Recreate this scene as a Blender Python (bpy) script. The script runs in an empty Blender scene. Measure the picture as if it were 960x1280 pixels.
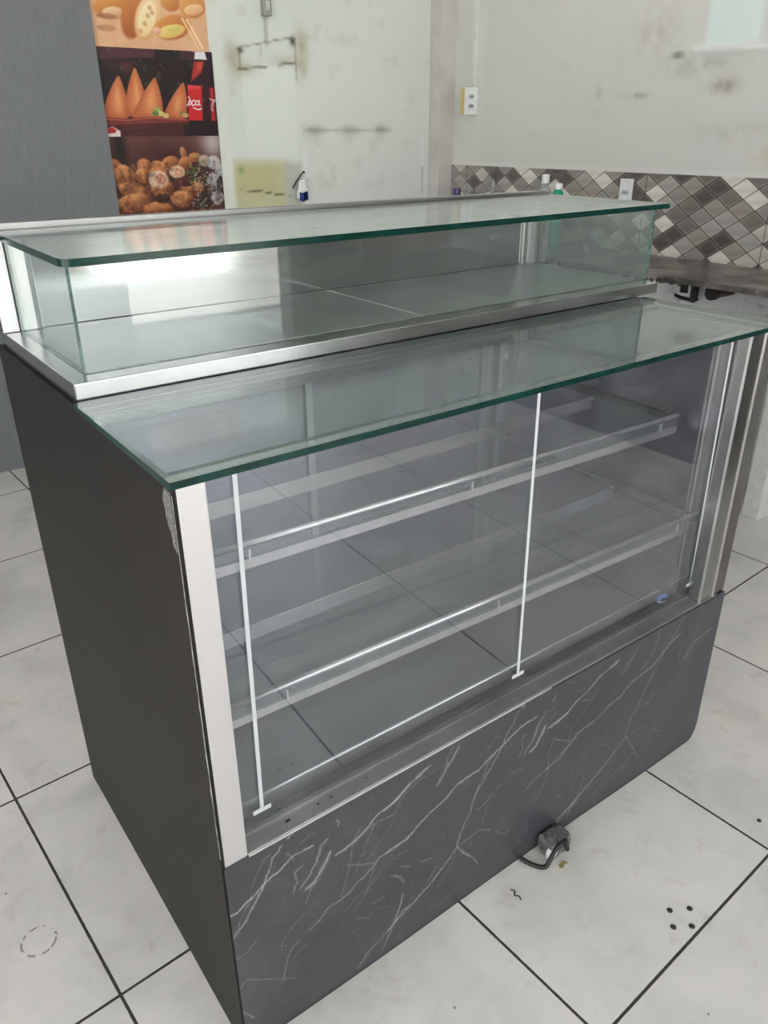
import bpy, bmesh, math, random
import numpy as np
from mathutils import Vector, Matrix

C = bpy.context.scene.collection
sc = bpy.context.scene

# ------------------------------------------------------------------ camera
FPX = 981.673
cam_d = bpy.data.cameras.new('camera')
cam = bpy.data.objects.new('camera', cam_d)
C.objects.link(cam)
sc.camera = cam
cam_d.sensor_fit = 'AUTO'
cam_d.sensor_width = 36.0
cam_d.lens = 36.0 * FPX / 1280.0
cam_d.clip_start = 0.05
pitch, yaw, roll = 0.45278, 0.63737, -0.00475
Fw = Vector((math.sin(yaw)*math.cos(pitch), math.cos(yaw)*math.cos(pitch), -math.sin(pitch)))
Rt = Vector((math.cos(yaw), -math.sin(yaw), 0))
Up = Rt.cross(Fw)
R2 = Rt*math.cos(roll) + Up*math.sin(roll)
U2 = Up*math.cos(roll) - Rt*math.sin(roll)
M = Matrix((R2, U2, -Fw)).transposed().to_4x4()
M.translation = Vector((-0.29488, -0.80102, 1.42998))
cam.matrix_world = M

# ------------------------------------------------------------------ world, light, exposure
SKY = 2.3
EXPOSURE = 0.68
w = bpy.data.worlds.new('sky')
sc.world = w
w.use_nodes = True
bgn = w.node_tree.nodes['Background']
bgn.inputs['Color'].default_value = (0.96, 0.975, 1.0, 1)
bgn.inputs['Strength'].default_value = SKY
sc.view_settings.view_transform = 'Standard'
sc.view_settings.look = 'None'
sc.view_settings.exposure = EXPOSURE
sc.view_settings.gamma = 1.0
sc.view_settings.use_curve_mapping = False
sc.cycles.transparent_max_bounces = 24
sc.cycles.max_bounces = 10
sc.cycles.sample_clamp_indirect = 8.0

def area(name, loc, rot, sx, sy, power, color=(1, 1, 1), portal=False):
    d = bpy.data.lights.new(name, 'AREA')
    d.shape = 'RECTANGLE'; d.size = sx; d.size_y = sy; d.energy = power; d.color = color
    o = bpy.data.objects.new(name, d); C.objects.link(o)
    o.location = loc; o.rotation_euler = rot
    if portal: d.cycles.is_portal = True
    return o
RX0, RX1, RY0, RY1, RZ = -3.2, 2.95, -3.0, 3.0, 2.9
sd = bpy.data.lights.new('sun', 'SUN'); sd.energy = 13.0; sd.angle = math.radians(1.0); sd.color = (1, .95, .88)
so_ = bpy.data.objects.new('sun', sd); C.objects.link(so_)
so_.rotation_euler = (math.radians(-32), math.radians(6), 0)      # high sun behind the building: the street is sunlit, the shop front is not
# portals: they only help the renderer find the sky through the two shop openings
area('front_opening_portal', (-0.4, RY0-0.2, 1.35), (math.radians(90), 0, 0), 5.4, 2.7, 1, portal=True)
area('side_opening_portal', (RX0-0.2, -0.9, 1.35), (math.radians(90), 0, math.radians(-90)), 3.8, 2.7, 1, portal=True)

# ------------------------------------------------------------------ materials
def srgb(r, g, b):
    f = lambda c: (c/255/12.92) if c/255 <= .04045 else ((c/255+.055)/1.055)**2.4
    return (f(r), f(g), f(b), 1)

class Mat:
    def __init__(s, name):
        s.m = bpy.data.materials.new(name); s.m.use_nodes = True
        s.nt = s.m.node_tree; s.nt.nodes.clear()
        s.out = s.n('ShaderNodeOutputMaterial')
    def n(s, t, **k):
        x = s.nt.nodes.new(t)
        for a, b in k.items(): setattr(x, a, b)
        return x
    def l(s, a, b): s.nt.links.new(a, b)
    def val(s, x, inp):
        if isinstance(x, (int, float)): inp.default_value = x
        elif isinstance(x, tuple): inp.default_value = x
        else: s.l(x, inp)
    def math(s, op, a, b=0.0, c=None):
        x = s.n('ShaderNodeMath', operation=op)
        s.val(a, x.inputs[0]); s.val(b, x.inputs[1])
        if c is not None: s.val(c, x.inputs[2])
        return x.outputs[0]
    def coord(s, kind='Object', scale=(1, 1, 1), rot=(0, 0, 0), loc=(0, 0, 0)):
        t = s.n('ShaderNodeTexCoord'); m = s.n('ShaderNodeMapping')
        m.inputs['Scale'].default_value = scale; m.inputs['Rotation'].default_value = rot
        m.inputs['Location'].default_value = loc
        s.l(t.outputs[kind], m.inputs['Vector']); return m.outputs['Vector']
    def noise(s, vec, scale, detail=4, rough=.55, dist=0):
        x = s.n('ShaderNodeTexNoise'); s.l(vec, x.inputs['Vector'])
        x.inputs['Scale'].default_value = scale; x.inputs['Detail'].default_value = detail
        x.inputs['Roughness'].default_value = rough; x.inputs['Distortion'].default_value = dist
        return x.outputs[0]
    def ramp(s, fac, stops):
        x = s.n('ShaderNodeValToRGB'); s.l(fac, x.inputs[0])
        e = x.color_ramp.elements
        while len(e) < len(stops): e.new(0.5)
        for i, (p, c) in enumerate(stops):
            e[i].position = p
            e[i].color = c if isinstance(c, tuple) else (c, c, c, 1)
        return x.outputs[0]
    def mix(s, fac, a, b, mode='MIX'):
        x = s.n('ShaderNodeMix', data_type='RGBA', blend_type=mode)
        s.val(fac, x.inputs[0]); s.val(a, x.inputs[6]); s.val(b, x.inputs[7])
        return x.outputs[2]
    def bsdf(s, color, rough=.5, metal=0.0, spec=.5, bump=None, bstr=.2, bdist=.002, coat=0.0, trans=0.0):
        x = s.n('ShaderNodeBsdfPrincipled')
        s.val(color, x.inputs['Base Color']); s.val(rough, x.inputs['Roughness'])
        x.inputs['Metallic'].default_value = metal
        x.inputs['Specular IOR Level'].default_value = spec
        x.inputs['Coat Weight'].default_value = coat
        x.inputs['Transmission Weight'].default_value = trans
        if bump is not None:
            b = s.n('ShaderNodeBump'); b.inputs['Strength'].default_value = bstr
            b.inputs['Distance'].default_value = bdist
            s.l(bump, b.inputs['Height']); s.l(b.outputs[0], x.inputs['Normal'])
        s.l(x.outputs[0], s.out.inputs[0]); return x

def plain(name, col, rough=.5, metal=0.0, var=.06, scale=30, **k):
    m = Mat(name); v = m.coord()
    n = m.noise(v, scale)
    a = tuple(max(0, c*(1-var*2)) for c in col[:3])+(1,); b = tuple(min(1, c*(1+var)) for c in col[:3])+(1,)
    m.bsdf(m.ramp(n, [(.3, a), (.7, b)]), rough, metal, **k)
    return m.m

def steel(name, base=.62, rough=.28, streak=(2, 60, 60), tint=(1, .99, .97), dirt=.15):
    m = Mat(name)
    v = m.coord(scale=streak)
    n = m.noise(v, 6, 6, .6)
    n2 = m.noise(m.coord(), 5, 5, .6, .5)
    lo = tuple(base*(1-dirt)*t for t in tint)+(1,); hi = tuple(base*t for t in tint)+(1,)
    col = m.mix(m.ramp(n2, [(.35, 0.0), (.7, 1.0)]), lo, hi)
    r = m.math('ADD', m.math('MULTIPLY', n, .16), rough-.08)
    r = m.math('ADD', r, m.math('MULTIPLY', n2, .08))
    m.bsdf(col, r, 1.0, bump=n, bstr=.02, bdist=.0003)
    return m.m

def glass(name, tint=(.975, .99, .985), smudge=.02, ior=1.5, grough=.012, film=(.72, .78, .77)):
    m = Mat(name)
    g = m.n('ShaderNodeNewGeometry')
    ior_v = m.math('ADD', m.math('MULTIPLY', g.outputs['Backfacing'], 1/ior-ior), ior)
    fr = m.n('ShaderNodeFresnel'); m.l(ior_v, fr.inputs['IOR'])
    tr = m.n('ShaderNodeBsdfTransparent'); tr.inputs[0].default_value = tint+(1,)
    gl = m.n('ShaderNodeBsdfGlossy'); gl.inputs['Roughness'].default_value = grough
    gl.inputs[0].default_value = (.97, 1, .99, 1)
    mx = m.n('ShaderNodeMixShader'); m.l(fr.outputs[0], mx.inputs[0]); m.l(tr.outputs[0], mx.inputs[1]); m.l(gl.outputs[0], mx.inputs[2])
    # thin diffuse film; on the grey side pane it stands in for a reflection
    df = m.n('ShaderNodeBsdfDiffuse'); df.inputs[0].default_value = film+(1,)
    n = m.noise(m.coord(), 7, 6, .65, .6)
    f = m.ramp(n, [(.35, smudge*.45), (.75, smudge*1.6)])
    mx2 = m.n('ShaderNodeMixShader'); m.l(f, mx2.inputs[0]); m.l(mx.outputs[0], mx2.inputs[1]); m.l(df.outputs[0], mx2.inputs[2])
    m.l(mx2.outputs[0], m.out.inputs[0])
    return m.m

def edge_mat(name, col):
    m = Mat(name)
    n = m.noise(m.coord(scale=(1, 1, 3)), 26, 5, .7)
    c = m.ramp(n, [(.3, tuple(x*.45 for x in col[:3])+(1,)), (.75, tuple(min(1, x*1.5) for x in col[:3])+(1,))])
    m.bsdf(c, .15, 0, spec=.3)
    return m.m

STEEL = steel('brushed_steel', base=.60, rough=.17)
STEEL_V = steel('brushed_steel_upright', base=.66, rough=.34, streak=(60, 60, 2), dirt=.08)
STEEL_MIRROR = steel('polished_steel_back', base=.60, rough=.06, streak=(1, 20, 20), dirt=.1)
STEEL_PAN = steel('steel_pan', base=.52, rough=.30, streak=(2, 30, 2), tint=(.93, 1, .98), dirt=.22)
STEEL_IN = steel('case_inner_steel', base=.46, rough=.27, streak=(4, .5, 4), tint=(.97, .93, 1.12), dirt=.28)
STEEL_FLOOR = steel('case_floor_steel', base=.44, rough=.27, streak=(1, 3, 1), tint=(.86, .95, 1.08), dirt=.12)
STEEL_SILL = steel('sill_steel', base=.52, rough=.38, streak=(1, 30, 30), dirt=.3)
STEEL_LIP = steel('dark_lip_steel', base=.26, rough=.30, streak=(1, 20, 20), tint=(.88, 1, 1.06), dirt=.3)
ALU = plain('satin_aluminium', (.80, .81, .80, 1), .33, 1.0)
ALU_BAND = plain('matte_aluminium', (.58, .60, .60, 1), .36, .92)
STEEL_POST = steel('dim_reflection_post', base=.42, rough=.20, streak=(60, 60, 2), dirt=.2)  # base darkened in place of the dark wall this post reflects
BROWNSTEEL = steel('brown_reflection_steel', base=.26, rough=.22, streak=(60, 60, 2), tint=(1, .93, .88), dirt=.3)  # same steel; dark base and brown tint stand in for its reflection
DARKLAM = plain('black_laminate', (.03, .028, .027, 1), .62, var=.25, scale=3, spec=.12)
DARKFRAME = plain('dark_frame', (.05, .05, .052, 1), .45, spec=.3)
RUBBER = plain('black_rubber', (.012, .012, .012, 1), .5)
WHITEPL = plain('white_plastic', (.78, .80, .80, 1), .35)
YELLOWPL = plain('yellowed_plastic', (.62, .50, .18, 1), .5)
PRINT = plain('white_printed_stripe', (.62, .64, .66, 1), .5, var=.02)
GLASS = glass('clear_glass')
GLASS_FRONT = glass('case_front_glass', (.965, .965, .99), .025, ior=1.78)
GLASS_LOW = glass('lower_top_glass', (.95, .985, .97), .06, grough=.02, ior=1.6)
GLASS_DIM = glass('grey_reflection_glass', (.72, .78, .76), .30, film=(.34, .37, .36), ior=1.6)  # dark tint and grey film stand in for a dim reflection
GLASS_TOP = glass('top_glass', (.95, .985, .97), .22, grough=.10)
GLASS_SHELF = glass('shelf_glass', (.95, .975, .97), .04)
GLASS_SIDE = glass('side_glass', (.95, .985, .975), .06)
EDGE = edge_mat('green_glass_edge', (.004, .038, .030, 1))
EDGE_PALE = edge_mat('pale_glass_edge', (.13, .22, .19, 1))
GREENB = plain('green_bottle_plastic', (.0, .30, .19, 1), .25)
CLEARB = glass('clear_bottle_plastic', (.80, .84, .83), .25)

# ------------------------------------------------------------------ mesh helpers
def link(name, me, mats, parent=None, loc=(0, 0, 0), smooth=False):
    o = bpy.data.objects.new(name, me)
    for m in (mats if isinstance(mats, (list, tuple)) else [mats]): me.materials.append(m)
    C.objects.link(o)
    o.parent = parent; o.location = loc
    if smooth:
        for p in me.polygons: p.use_smooth = True
    return o
def obj(name, bm, mats, parent=None, loc=(0, 0, 0), smooth=False):
    me = bpy.data.meshes.new(name); bm.normal_update(); bm.to_mesh(me); bm.free()
    return link(name, me, mats, parent, loc, smooth)
def add_box(bm, x0, x1, y0, y1, z0, z1, bevel=0.0, mi=0, seg=2):
    r = bmesh.ops.create_cube(bm, size=1)
    vs = r['verts']
    for v in vs:
        v.co = Vector((x0+(v.co.x+.5)*(x1-x0), y0+(v.co.y+.5)*(y1-y0), z0+(v.co.z+.5)*(z1-z0)))
    fs = {f for v in vs for f in v.link_faces}
    for f in fs: f.material_index = mi
    if bevel > 0:
        es = list({e for v in vs for e in v.link_edges})
        bmesh.ops.bevel(bm, geom=es, offset=bevel, segments=seg, affect='EDGES', profile=.6, clamp_overlap=True)
    return fs
def box(name, d, mat, parent=None, bevel=.0012, loc=(0, 0, 0)):
    bm = bmesh.new(); add_box(bm, *d, bevel=bevel); return obj(name, bm, mat, parent, loc)
def add_prism(bm, poly, z0, z1, mi_face=0, mi_edge=0, axis='z', bevel=0):
    def P(a, b, c):
        return {'z': (a, b, c), 'y': (a, c, b), 'x': (c, a, b)}[axis]
    A = [bm.verts.new(P(x, y, z0)) for x, y in poly]; B = [bm.verts.new(P(x, y, z1)) for x, y in poly]
    fs = []
    f = bm.faces.new(A[::-1]); f.material_index = mi_face; fs.append(f)
    f = bm.faces.new(B); f.material_index = mi_face; fs.append(f)
    n = len(poly)
    for i in range(n):
        f = bm.faces.new((A[i], A[(i+1) % n], B[(i+1) % n], B[i])); f.material_index = mi_edge; fs.append(f)
    bmesh.ops.recalc_face_normals(bm, faces=fs)
    return fs
def prism(name, poly, z0, z1, mats, parent=None, axis='z', two=False, bevel=0, loc=(0, 0, 0)):
    bm = bmesh.new(); add_prism(bm, poly, z0, z1, 0, 1 if two else 0, axis)
    if bevel: bmesh.ops.bevel(bm, geom=bm.edges[:], offset=bevel, segments=2, affect='EDGES', clamp_overlap=True)
    return obj(name, bm, mats, parent, loc)
def rect(a0, a1, b0, b1): return [(a0, b0), (a1, b0), (a1, b1), (a0, b1)]
def lathe(name, prof, mat, parent=None, loc=(0, 0, 0), n=24, cap=True, squash=1.0):
    bm = bmesh.new(); rings = []
    for r, z in prof:
        rings.append([bm.verts.new((r*math.cos(2*math.pi*i/n), squash*r*math.sin(2*math.pi*i/n), z)) for i in range(n)])
    for a, b in zip(rings, rings[1:]):
        for i in range(n): bm.faces.new((a[i], a[(i+1) % n], b[(i+1) % n], b[i]))
    if cap: bm.faces.new(rings[0][::-1]); bm.faces.new(rings[-1])
    bmesh.ops.recalc_face_normals(bm, faces=bm.faces[:])
    return obj(name, bm, mat, parent, loc, smooth=True)
def add_tube(bm, pts, r, n=10):
    pts = [Vector(p) for p in pts]; rings = []
    up = Vector((0, 0, 1))
    for i, p in enumerate(pts):
        d = (pts[min(i+1, len(pts)-1)] - pts[max(i-1, 0)]).normalized()
        a = d.cross(up)
        if a.length < .05: a = d.cross(Vector((1, 0, 0)))
        a.normalize(); b = a.cross(d).normalized()
        rings.append([bm.verts.new(p + a*r*math.cos(2*math.pi*k/n) + b*r*math.sin(2*math.pi*k/n)) for k in range(n)])
    for q, s in zip(rings, rings[1:]):
        for k in range(n): bm.faces.new((q[k], q[(k+1) % n], s[(k+1) % n], s[k]))
    bm.faces.new(rings[0][::-1]); bm.faces.new(rings[-1])
    bmesh.ops.recalc_face_normals(bm, faces=bm.faces[:])
def smooth_path(pts, sub=6):
    pts = [Vector(p) for p in pts]; out = []
    for i in range(len(pts)-1):
        p0, p1, p2, p3 = pts[max(i-1, 0)], pts[i], pts[i+1], pts[min(i+2, len(pts)-1)]
        for k in range(sub):
            t = k/sub
            out.append(.5*((2*p1)+(p2-p0)*t+(2*p0-5*p1+4*p2-p3)*t*t+(3*p1-p0-3*p2+p3)*t**3))
    out.append(pts[-1]); return out
def thing(name, label, cat, loc=(0, 0, 0), group=None, rotz=0):
    o = bpy.data.objects.new(name, None); C.objects.link(o); o.location = loc
    o.rotation_euler = (0, 0, rotz); o.empty_display_size = .1
    o['label'] = label; o['category'] = cat
    if group: o['group'] = group
    return o
def tag(o, label, cat, group=None):
    o['label'] = label; o['category'] = cat
    if group: o['group'] = group
    return o
def struct(o): o['kind'] = 'structure'; return o

# ------------------------------------------------------------------ surfaces with printed or stained colour (a colour attribute on a fine grid)
class Canvas:
    """colour field over a w x h metre rectangle, a = along, b = up; colours given in sRGB 0-255"""
    def __init__(s, w, h, res, base, a0=0, b0=0, seed=1):
        s.w, s.h, s.a0, s.b0 = w, h, a0, b0
        s.nu, s.nv = int(round(w/res)), int(round(h/res))
        s.A, s.B = np.meshgrid(a0+np.linspace(0, w, s.nu+1), b0+np.linspace(0, h, s.nv+1))
        s.img = np.zeros(s.A.shape+(3,)); s.img[:] = base
        s.rng = np.random.RandomState(seed)
    def smooth_noise(s, size, ay=1.0):
        gx = int(s.w/size)+3; gy = int(s.h/(size*ay))+3
        g = s.rng.rand(gy, gx)
        x = (s.A-s.a0)/size; y = (s.B-s.b0)/(size*ay)
        i = x.astype(int); j = y.astype(int); fx = x-i; fy = y-j
        fx = fx*fx*(3-2*fx); fy = fy*fy*(3-2*fy)
        return (g[j, i]*(1-fx)+g[j, i+1]*fx)*(1-fy)+(g[j+1, i]*(1-fx)+g[j+1, i+1]*fx)*fy
    def fbm(s, size, n=4, ay=1.0):
        t = 0; a = 1; tot = 0
        for k in range(n):
            t = t+a*s.smooth_noise(size/2**k, ay); tot += a; a *= .55
        return t/tot
    def blend(s, mask, col):
        mask = np.clip(mask, 0, 1)[..., None]
        s.img = s.img*(1-mask)+np.array(col, float)*mask if not isinstance(col, np.ndarray) or col.ndim == 1 else s.img*(1-mask)+col*mask
    def ellipse(s, a, b, ra, rb, col, rot=0, soft=.12, alpha=1.0, shade=None):
        c, n = math.cos(rot), math.sin(rot)
        x = ((s.A-a)*c+(s.B-b)*n)/ra; y = (-(s.A-a)*n+(s.B-b)*c)/rb
        d = np.sqrt(x*x+y*y)
        m = np.clip((1-d)/soft+.5, 0, 1)*alpha
        if shade is not None:
            t = np.clip(.5+.5*(y*.8-x*.4), 0, 1)[..., None]
            s.blend(m, np.array(shade, float)*(1-t)+np.array(col, float)*t)
        else: s.blend(m, col)
    def blob(s, a, b, ra, rb, col, alpha=1.0, noise=None):
        d = ((s.A-a)/ra)**2+((s.B-b)/rb)**2
        m = np.exp(-d*1.6)*alpha
        if noise is not None: m = m*noise
        s.blend(m, col)
    def poly(s, pts, col, soft=.003, alpha=1.0):
        inside = np.zeros(s.A.shape, bool); dist = np.full(s.A.shape, 9.0)
        n = len(pts)
        for i in range(n):
            (x1, y1), (x2, y2) = pts[i], pts[(i+1) % n]
            cond = ((y1 > s.B) != (y2 > s.B))
            xi = (x2-x1)*(s.B-y1)/((y2-y1) if abs(y2-y1) > 1e-9 else 1e-9)+x1
            inside ^= cond & (s.A < xi)
            dist = np.minimum(dist, s._seg(x1, y1, x2, y2))
        sd = np.where(inside, dist, -dist)
        s.blend(np.clip(sd/soft+.5, 0, 1)*alpha, col); return sd
    def _seg(s, x1, y1, x2, y2):
        dx, dy = x2-x1, y2-y1; L = dx*dx+dy*dy+1e-12
        t = np.clip(((s.A-x1)*dx+(s.B-y1)*dy)/L, 0, 1)
        return np.hypot(s.A-x1-t*dx, s.B-y1-t*dy)
    def stroke(s, pts, width, col, alpha=1.0, mod=None, soft=.5):
        for i in range(len(pts)-1):
            (x1, y1), (x2, y2) = pts[i], pts[i+1]
            pad = width*3+.002
            u0 = max(0, int((min(x1, x2)-pad-s.a0)/s.w*s.nu)); u1 = min(s.nu+1, int((max(x1, x2)+pad-s.a0)/s.w*s.nu)+2)
            v0 = max(0, int((min(y1, y2)-pad-s.b0)/s.h*s.nv)); v1 = min(s.nv+1, int((max(y1, y2)+pad-s.b0)/s.h*s.nv)+2)
            if u1 <= u0 or v1 <= v0: continue
            A, B = s.A[v0:v1, u0:u1], s.B[v0:v1, u0:u1]
            dx, dy = x2-x1, y2-y1; L = dx*dx+dy*dy+1e-12
            t = np.clip(((A-x1)*dx+(B-y1)*dy)/L, 0, 1)
            d = np.hypot(A-x1-t*dx, B-y1-t*dy)
            m = np.clip((width/2-d)/(width*soft)+.5, 0, 1)*alpha
            if mod is not None: m = m*mod[v0:v1, u0:u1]
            m = m[..., None]
            s.img[v0:v1, u0:u1] = s.img[v0:v1, u0:u1]*(1-m)+np.array(col, float)*m
    def mesh(s, name, origin, ea, eb, mat, parent=None, relief=None, loc=(0, 0, 0), warp=None):
        """sheet built as a grid; origin + a*ea + b*eb (a, b local to the canvas)"""
        o, ea, eb = np.array(origin, float), np.array(ea, float), np.array(eb, float)
        P = o+(s.A)[..., None]*ea+(s.B)[..., None]*eb
        if relief is not None: P = P+relief[..., None]*np.cross(ea, eb)
        if warp is not None: P = warp(P)
        nv = P.shape[0]*P.shape[1]; W = s.nu+1
        idx = np.arange(nv).reshape(P.shape[:2])
        q = np.stack([idx[:-1, :-1], idx[:-1, 1:], idx[1:, 1:], idx[1:, :-1]], -1).reshape(-1, 4)
        me = bpy.data.meshes.new(name)
        me.vertices.add(nv); me.vertices.foreach_set('co', P.reshape(-1).astype(np.float32))
        me.loops.add(q.size); me.loops.foreach_set('vertex_index', q.reshape(-1).astype(np.int32))
        me.polygons.add(len(q)); me.polygons.foreach_set('loop_start', (np.arange(len(q))*4).astype(np.int32))
        me.update(calc_edges=True)
        c = np.clip(s.img/255, 0, 1); c = np.where(c <= .04045, c/12.92, ((c+.055)/1.055)**2.4)
        rgba = np.concatenate([c, np.ones(c.shape[:2]+(1,))], -1).reshape(-1).astype(np.float32)
        at = me.color_attributes.new('print', 'FLOAT_COLOR', 'POINT'); at.data.foreach_set('color', rgba)
        ob = link(name, me, mat, parent, loc)
        return ob
def attr_mat(name, rough=.5, spec=.4, bump_scale=None, bstr=.3, bdist=.002, var=.0, coat=0):
    m = Mat(name)
    a = m.n('ShaderNodeAttribute', attribute_name='print')
    col = a.outputs['Color']
    v = m.coord()
    if var:
        n = m.noise(v, 3, 6, .6)
        col = m.mix(1.0, col, m.ramp(n, [(.3, 1-var), (.7, 1.0)]), 'MULTIPLY')
    bump = m.noise(v, bump_scale, 5, .6) if bump_scale else None
    m.bsdf(col, rough, 0, spec, bump, bstr, bdist, coat)
    return m.m
# ================================================================== THE SETTING
def floor_mat():
    m = Mat('glazed_floor_tile')
    T = .6141; th = .05521; ox, oy = -.13233, -.38341
    t = m.n('ShaderNodeTexCoord'); s = m.n('ShaderNodeSeparateXYZ'); m.l(t.outputs['Object'], s.inputs[0])
    x, y = s.outputs[0], s.outputs[1]
    a = m.math('SUBTRACT', m.math('ADD', m.math('MULTIPLY', x, math.cos(th)), m.math('MULTIPLY', y, math.sin(th))), ox)
    b = m.math('SUBTRACT', m.math('SUBTRACT', m.math('MULTIPLY', y, math.cos(th)), m.math('MULTIPLY', x, math.sin(th))), oy)
    da = m.math('PINGPONG', m.math('ADD', a, 10*T), T/2); db = m.math('PINGPONG', m.math('ADD', b, 10*T), T/2)
    d = m.math('MINIMUM', da, db)
    wob = m.noise(t.outputs['Object'], 60, 2)
    edge = m.math('ADD', .0022, m.math('MULTIPLY', wob, .0014))
    grout = m.math('LESS_THAN', d, edge)
    n1 = m.noise(t.outputs['Object'], 3.1, 8, .62, .5)
    n2 = m.noise(t.outputs['Object'], 11, 8, .7, .8)
    base = m.ramp(n1, [(.32, srgb(192, 190, 185)), (.5, srgb(210, 207, 203)), (.7, srgb(222, 219, 214))])
    dirt = m.ramp(n2, [(.56, 0.0), (.78, .42)])
    col = m.mix(dirt, base, srgb(150, 140, 128))
    # per tile tone
    cv = m.n('ShaderNodeCombineXYZ')
    m.l(m.math('FLOOR', m.math('DIVIDE', a, T)), cv.inputs[0]); m.l(m.math('FLOOR', m.math('DIVIDE', b, T)), cv.inputs[1])
    wn = m.n('ShaderNodeTexWhiteNoise'); m.l(cv.outputs[0], wn.inputs['Vector'])
    col = m.mix(1.0, col, m.ramp(wn.outputs['Value'], [(0, .94), (1, 1.0)]), 'MULTIPLY')
    # dark specks and scuffs
    vo = m.n('ShaderNodeTexVoronoi'); m.l(t.outputs['Object'], vo.inputs['Vector']); vo.inputs['Scale'].default_value = 13
    sp = m.math('MULTIPLY', m.math('LESS_THAN', vo.outputs['Distance'], .036), m.math('GREATER_THAN', m.noise(t.outputs['Object'], 2.3, 2), .5))
    col = m.mix(m.math('MULTIPLY', sp, .65), col, srgb(70, 64, 58))
    sc_v = m.coord(scale=(4, 22, 1), rot=(0, 0, .6))
    scf = m.ramp(m.noise(sc_v, 2.2, 6, .75, 1.2), [(.72, 0.0), (.80, .26)])
    col = m.mix(scf, col, srgb(140, 135, 128))
    # ring shaped stain on the tile beside the counter
    def ring(cx, cy, r, wd):
        dd = m.math('SQRT', m.math('ADD', m.math('POWER', m.math('SUBTRACT', x, cx), 2.0), m.math('POWER', m.math('SUBTRACT', y, cy), 2.0)))
        return m.math('LESS_THAN', m.math('ABSOLUTE', m.math('SUBTRACT', dd, r)), wd)
    rg = m.math('MULTIPLY', ring(-.236, .425, .032, .0022), m.math('GREATER_THAN', m.noise(t.outputs['Object'], 30, 2), .46))
    col = m.mix(m.math('MULTIPLY', rg, .7), col, srgb(95, 90, 84))
    gcol = m.mix(m.noise(t.outputs['Object'], 14, 3), srgb(38, 38, 38), srgb(66, 63, 58))
    col = m.mix(grout, col, gcol)
    ro = m.math('ADD', .26, m.math('MULTIPLY', n2, .22)); ro = m.math('ADD', ro, m.math('MULTIPLY', grout, .45))
    h = m.math('SUBTRACT', m.math('MULTIPLY', n1, .25), m.math('MULTIPLY', grout, 1.0))
    m.bsdf(col, ro, 0, .45, bump=h, bstr=.3, bdist=.0012)
    return m.m
FLOOR = floor_mat()
bm = bmesh.new(); add_box(bm, RX0-.2, RX1+.15, RY0-.1, RY1+.15, -.08, 0)
struct(obj('floor', bm, FLOOR))
PAVE = plain('pavement_concrete', (.50, .50, .48, 1), .8, var=.12, scale=4)
STREETW = plain('street_wall_paint', (.62, .62, .60, 1), .8, scale=2)
struct(box('floor_outside', (-16, 12, -15, RY0-.1, -.16, -.06), PAVE, bevel=0))
struct(box('floor_side_yard', (-14, RX0-.2, RY0-.1, 4, -.16, -.06), PAVE, bevel=0))
struct(box('wall_low_added', (-7, 1.42, -3.6, -3.42, -.16, 1.0), STREETW, bevel=.004))  # unseen wall added to shape the reflection in the rear steel
struct(box('wall_across_street', (-16, 12, -15.2, -15, -.16, 2.4), STREETW, bevel=0))
PAINT = plain('white_ceiling_paint', (.74, .75, .73, 1), .8)
struct(box('ceiling', (RX0-.2, RX1+.15, RY0-.2, RY1+.15, RZ, RZ+.1), PAINT, bevel=0))
bm = bmesh.new()
add_box(bm, 2.35, RX1, RY0-.15, RY0, 0, RZ); add_box(bm, RX0, 2.35, RY0-.15, RY0, 2.6, RZ)
struct(obj('wall_front', bm, plain('wall_paint_grey', (.42, .42, .41, 1), .75)))
bm = bmesh.new()
add_box(bm, RX0-.15, RX0, 1.1, RY1, 0, RZ); add_box(bm, RX0-.15, RX0, RY0-.15, -2.8, 0, RZ); add_box(bm, RX0-.15, RX0, -2.8, 1.1, 2.6, RZ)
struct(obj('wall_left', bm, PAINT))

# ---- back wall: off white paint with mould, mounting marks and a patch of old yellow paint
WALLM = attr_mat('stained_wall_paint', rough=.55, spec=.35, bump_scale=22, bstr=.25, bdist=.003)
cv = Canvas(RX1+.0-0.6, RZ, .0105, (214, 220, 214), a0=.6, seed=4)
f1 = cv.fbm(.5, 5); f2 = cv.fbm(.08, 4); f3 = cv.fbm(.03, 3)
cv.blend((f1-.42)*1.1, (200, 207, 200))
cv.blend(np.clip((f2-.62)*2.2, 0, .3), (186, 188, 180))
cv.blend(np.clip((cv.A-2.0)/.9, 0, 1)*.35, (205, 206, 202))
cv.poly([(1.69, 1.70), (1.985, 1.715), (1.985, 1.30), (1.70, 1.30)], (220, 226, 220), soft=.02, alpha=.8)
nz = np.clip(f2*1.8-.2, 0, 1)
for (x, z, ra, rb, al) in [(1.66, 1.72, .05, .09, .65), (2.03, 1.78, .05, .13, .7), (1.71, 1.69, .09, .03, .5), (1.93, 1.73, .08, .035, .5)]:
    cv.blob(x, z, ra, rb, (150, 140, 108), al, nz)
dk = (92, 84, 66)
cv.stroke([(1.683, 1.778), (1.80, 1.80), (1.99, 1.834)], .009, (112, 106, 90), .8, np.clip(f3*1.3, .3, 1))
cv.stroke([(1.683, 1.692), (1.83, 1.704)], .010, dk, .8, np.clip(f3+.35, 0, 1)); cv.stroke([(1.90, 1.716), (1.992, 1.728)], .010, dk, .85, np.clip(f3+.35, 0, 1))
cv.stroke([(1.69, 1.778), (1.688, 1.70)], .007, dk, .75, np.clip(f3+.2, 0, 1)); cv.stroke([(1.996, 1.83), (1.992, 1.65)], .007, dk, .6, np.clip(f3+.2, 0, 1))
cv.blob(1.698, 1.768, .018, .014, (60, 55, 44), .9); cv.blob(1.982, 1.818, .018, .022, (52, 48, 38), .95)
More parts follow.
